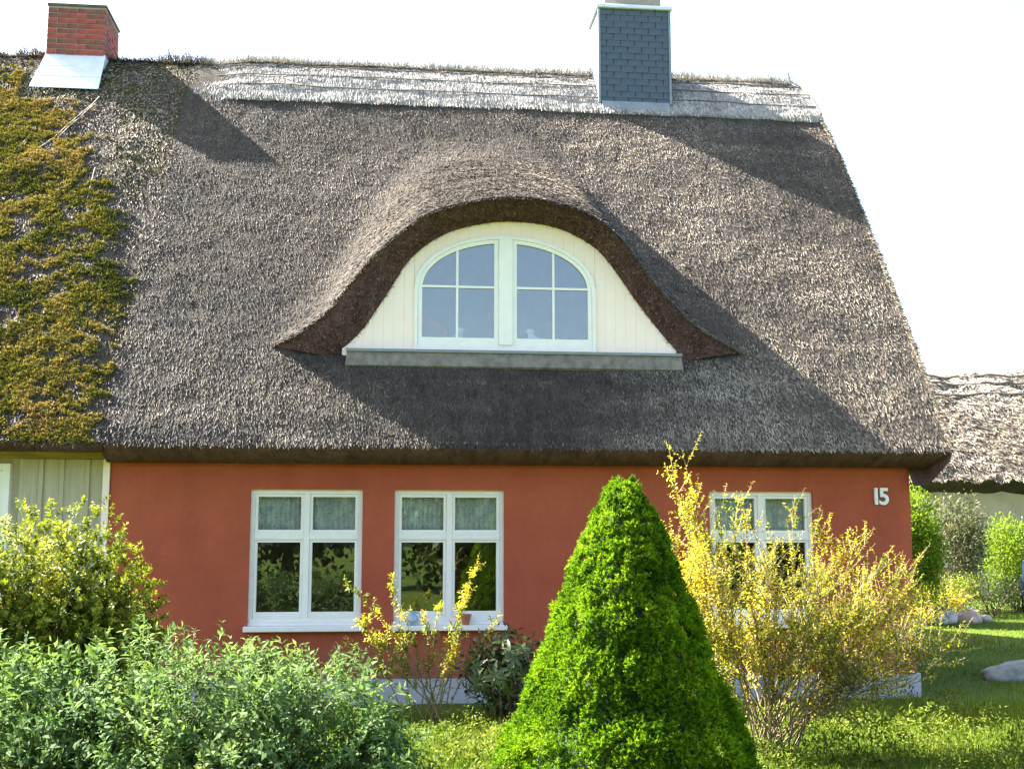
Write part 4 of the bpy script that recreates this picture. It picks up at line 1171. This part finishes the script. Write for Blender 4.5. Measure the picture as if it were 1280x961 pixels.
# --- planting beyond the lawn
def G(x, y): return float(gz(x, y))
def lob(x, y, z0, rx, ry, h, k=4):
    L_ = [(x, y, z0 + h * .5, rx, ry, h * .52)]
    for _ in range(k):
        L_.append((x + random.uniform(-.6, .6) * rx, y + random.uniform(-.5, .5) * ry, z0 + h * random.uniform(.35, .72), rx * random.uniform(.4, .6), ry * .5, h * random.uniform(.26, .36)))
    return L_
for (x, y, rx, h, n_, mt, L, W, nm, lb) in (
        (9.55, 8.6, .72, 2.55, 11000, "bright", (.05, .10), (.03, .05), "leafy_shrub", "fresh bright green leafy shrub below the thatched eave of the far house"),
        (11.3, 10.6, .85, 2.25, 10000, "dull", (.05, .10), (.02, .035), "flowering_shrub", "loose greyish shrub with mauve tinges against the far house wall"),
        (12.95, 11.2, .62, 1.85, 6000, "bright", (.04, .08), (.025, .04), "leafy_shrub", "thin light green shrub beside the blue barrel"),
        (10.85, 9.3, .55, .82, 2600, "gold", (.03, .06), (.012, .02), "low_conifer", "low golden spreading conifer behind the pale stones"),
        (11.55, 9.3, .60, .85, 3000, "darkleaf", (.03, .06), (.012, .02), "low_conifer", "low dark spreading conifer between stones and blue barrel"),
        (12.6, 10.2, .50, .70, 2200, "dull", (.04, .07), (.015, .025), "low_plant", "low grey green plant at the foot of the blue barrel"),
        (14.2, 12.2, .9, 1.9, 6000, "darkleaf", (.05, .09), (.025, .04), "leafy_shrub", "dark leafy shrub close before the far house wall"),
        (8.35, 9.6, .55, 1.5, 3200, "dull", (.04, .08), (.015, .03), "leafy_shrub", "dusky shrub tucked behind the corner of the red cottage"),
        (9.7, 8.0, .50, .75, 2200, "gold", (.03, .06), (.015, .025), "low_plant", "yellow green low plant left of the pale stones")):
    z0 = G(x, y)
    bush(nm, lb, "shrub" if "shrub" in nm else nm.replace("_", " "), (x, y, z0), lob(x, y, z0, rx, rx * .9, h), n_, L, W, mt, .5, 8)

def boulder(name, label, loc, s, mat, seed, cat="stone"):
    import bmesh
    bm = bmesh.new(); bmesh.ops.create_icosphere(bm, subdivisions=4, radius=1)
    for v in bm.verts:
        c = v.co.copy()
        k = 1 + .35 * (float(fbm(np.array(c.x * 1.4 + 9), np.array(c.y * 1.4 + c.z * 1.1), seed)) - .5) * 2 * .6 + .06 * (float(vnoise(np.array(c.x * 6), np.array(c.y * 6 + c.z * 5), seed)) - .5)
        v.co = Vector((c.x * s[0] * k, c.y * s[1] * k, max(c.z, -.35) * s[2] * k))
    me = bpy.data.meshes.new(name); bm.to_mesh(me); bm.free()
    for p in me.polygons: p.use_smooth = True
    return tag(add(name, me, mat, None, loc), label, cat)
for (x, y, s, mt, lb) in ((9.95, 8.45, (.30, .22, .24), "stone", "largest pale stone at the edge of the lawn"), (10.28, 8.5, (.17, .15, .2), "stone", "small pale stone leaning beside the largest pale stone"),
                          (10.68, 8.5, (.24, .2, .21), "stone_pink", "pinkish rounded stone under the low golden conifer"), (11.05, 8.6, (.12, .12, .1), "rock", "little grey stone next to the pinkish stone")):
    boulder("garden_stone", lb, (x, y, G(x, y) + s[2] * .25), s, M[mt], int(x * 10))
boulder("boulder", "long low grey mossy boulder lying on the shaded lawn", (8.2, 1.55, G(8.2, 1.55) + .05), (.92, .35, .21), M["rock"], 77, "boulder")
br = tag(empty("rain_barrel", (12.85, 9.9, G(12.85, 9.9))), "blue plastic rain barrel among the shrubs before the far house", "barrel")
zb = G(12.85, 9.9)
add("barrel_body", make_mesh("barrel_body", *lathe([(.24, 0), (.27, .04), (.30, .35), (.30, .37), (.315, .39), (.30, .41), (.31, .62), (.32, .64), (.30, .66), (.27, .98), (.25, 1.0)], 28, (12.85, 9.9, zb)), smooth=False), M["blue"], br)
add("lid", make_mesh("lid", *lathe([(.27, 0), (.275, .03), (.25, .05), (.05, .055)], 28, (12.85, 9.9, zb + 1.0))), M["blue"], br)

# --- lawn
def grass(n, xr, yr, L, W, dens=None, seed=0):
    x = rng.uniform(*xr, n); y = yr[0] + (yr[1] - yr[0]) * rng.random(n)
    ok = ~((x > wx0 - 2) & (x < 5.9) & (y > -.03) & (y < 9))
    if dens is not None: ok &= rng.random(n) < dens(x, y)
    x, y = x[ok], y[ok]; n = len(x)
    P = np.stack([x, y, gz(x, y) - .01], -1)
    D = norm(rng.normal(0, .33, (n, 3)) + np.array([0, 0, 1.0]))
    l = rng.uniform(*L, n) * (.6 + .8 * vnoise(x * 2.2, y * 2.2, 55))
    Nn = norm(rng.normal(size=(n, 3)) * np.array([1, 1, .2]))
    V, F, k = blades(P, D, Nn, l, rng.uniform(*W, n), ((0, 1.0), (1, .25)), 0, .0)
    tn = np.clip(.45 + .9 * (fbm(x * .9, y * .9, 57) - .5) + rng.normal(0, .2, n), 0, 1)
    return V, F, np.repeat(tn, k)
a = grass(58000, (-.8, 8.5), (-5.4, -.9), (.05, .13), (.005, .010))
b = grass(45000, (5.6, 13.5), (-1.5, 10.0), (.03, .07), (.007, .014))
c = grass(30000, (4.8, 9.5), (-5.0, -.6), (.06, .16), (.006, .012), lambda x, y: np.clip(vnoise(x * 1.7, y * 1.7, 91) * 1.8 - .4, 0, 1))
off = 0; Vs, Fs, Ts = [], [], []
for v, f, t in (a, b, c): Vs.append(v); Fs.append(f + off); Ts.append(t); off += len(v)
gr = add("grass", make_mesh("grass", np.concatenate(Vs), np.concatenate(Fs), np.concatenate(Ts)), M["grassblade"], None, kind="stuff")
gr["label"] = "short spring grass of the lawn around the cottage"; gr["category"] = "grass"
# low leafy ground cover along the front edge
m = 60000
x = np.concatenate([rng.uniform(2.5, 7.6, m // 2), rng.uniform(-.2, 1.3, m // 4), rng.uniform(1.8, 5.5, m - m // 2 - m // 4)])
y = np.concatenate([rng.uniform(-4.6, -2.0, m // 2), rng.uniform(-5.6, -2.2, m // 4), rng.uniform(-2.4, -.4, m - m // 2 - m // 4)])
hgt = .30 * sstep(.35, .72, fbm(x * 1.6, y * 1.6, 303, 3)) * (.4 + .9 * vnoise(x * 4, y * 4, 15))
ok = (hgt > .03) & (rng.random(m) < .3 + .9 * vnoise(x * 3, y * 3, 25)); x, y, hgt = x[ok], y[ok], hgt[ok]; m = len(x)
P = np.stack([x, y, gz(x, y) + hgt * rng.random(m) ** .6], -1)
sz = .55 + .9 * vnoise(x * 1.9, y * 1.9, 35)
V, F, k = diamonds(P, norm(rand_dirs(m) + np.array([0, 0, .7])), norm(rand_dirs(m) * .8 + np.array([0, 0, 1])), rng.uniform(.025, .055, m) * sz, rng.uniform(.010, .022, m) * sz)
gc = add("ground_cover", make_mesh("ground_cover", V, F, np.repeat(np.clip(.4 + .8 * (fbm(x * 2.5, y * 2.5, 45) - .5) + rng.normal(0, .2, m), 0, 1), k)), M["cover"], None, kind="stuff")
gc["label"] = "lush yellow green ground cover under the forsythia"; gc["category"] = "ground cover"

# --- trees across the lane behind the viewer, mirrored in the ground floor panes
for i, (x, y, h) in enumerate(((-9, -29, 8), (-3.5, -31, 9.5), (2.5, -29, 8), (8, -31, 9), (14, -30, 8.5))):
    root = tag(empty("broadleaf_tree", (x, y, 0)), "dark green broadleaf tree across the lane mirrored in the ground floor panes", "tree", "trees across the lane")
    add("trunk", make_mesh("trunk", *tubes([([(x, y, -.1), (x + .1, y, 1.5), (x, y + .1, h * .4), (x + .1, y, h * .8)], [.24, .2, .15, .05])] + stems_to((x, y, h * .25), [(x + random.uniform(-2, 2), y + random.uniform(-1.5, 1.5), h * random.uniform(.4, .8)) for _ in range(6)], .09, .03), 7)), M["stem"], root)
    P, N, r = ell_cloud(lob(x, y, .1, 3.6, 2.0, h - .1, 9), 10500, .5)
    n_ = len(P)
    V, F, k = diamonds(P, norm(N * .5 + rand_dirs(n_)), norm(N + rand_dirs(n_)), rng.uniform(.18, .40, n_), rng.uniform(.14, .28, n_))
    add("crown", make_mesh("crown", V, F, np.repeat(np.clip(rng.normal(.45, .25, n_), 0, 1), k)), M["darkleaf"], root, kind="stuff")
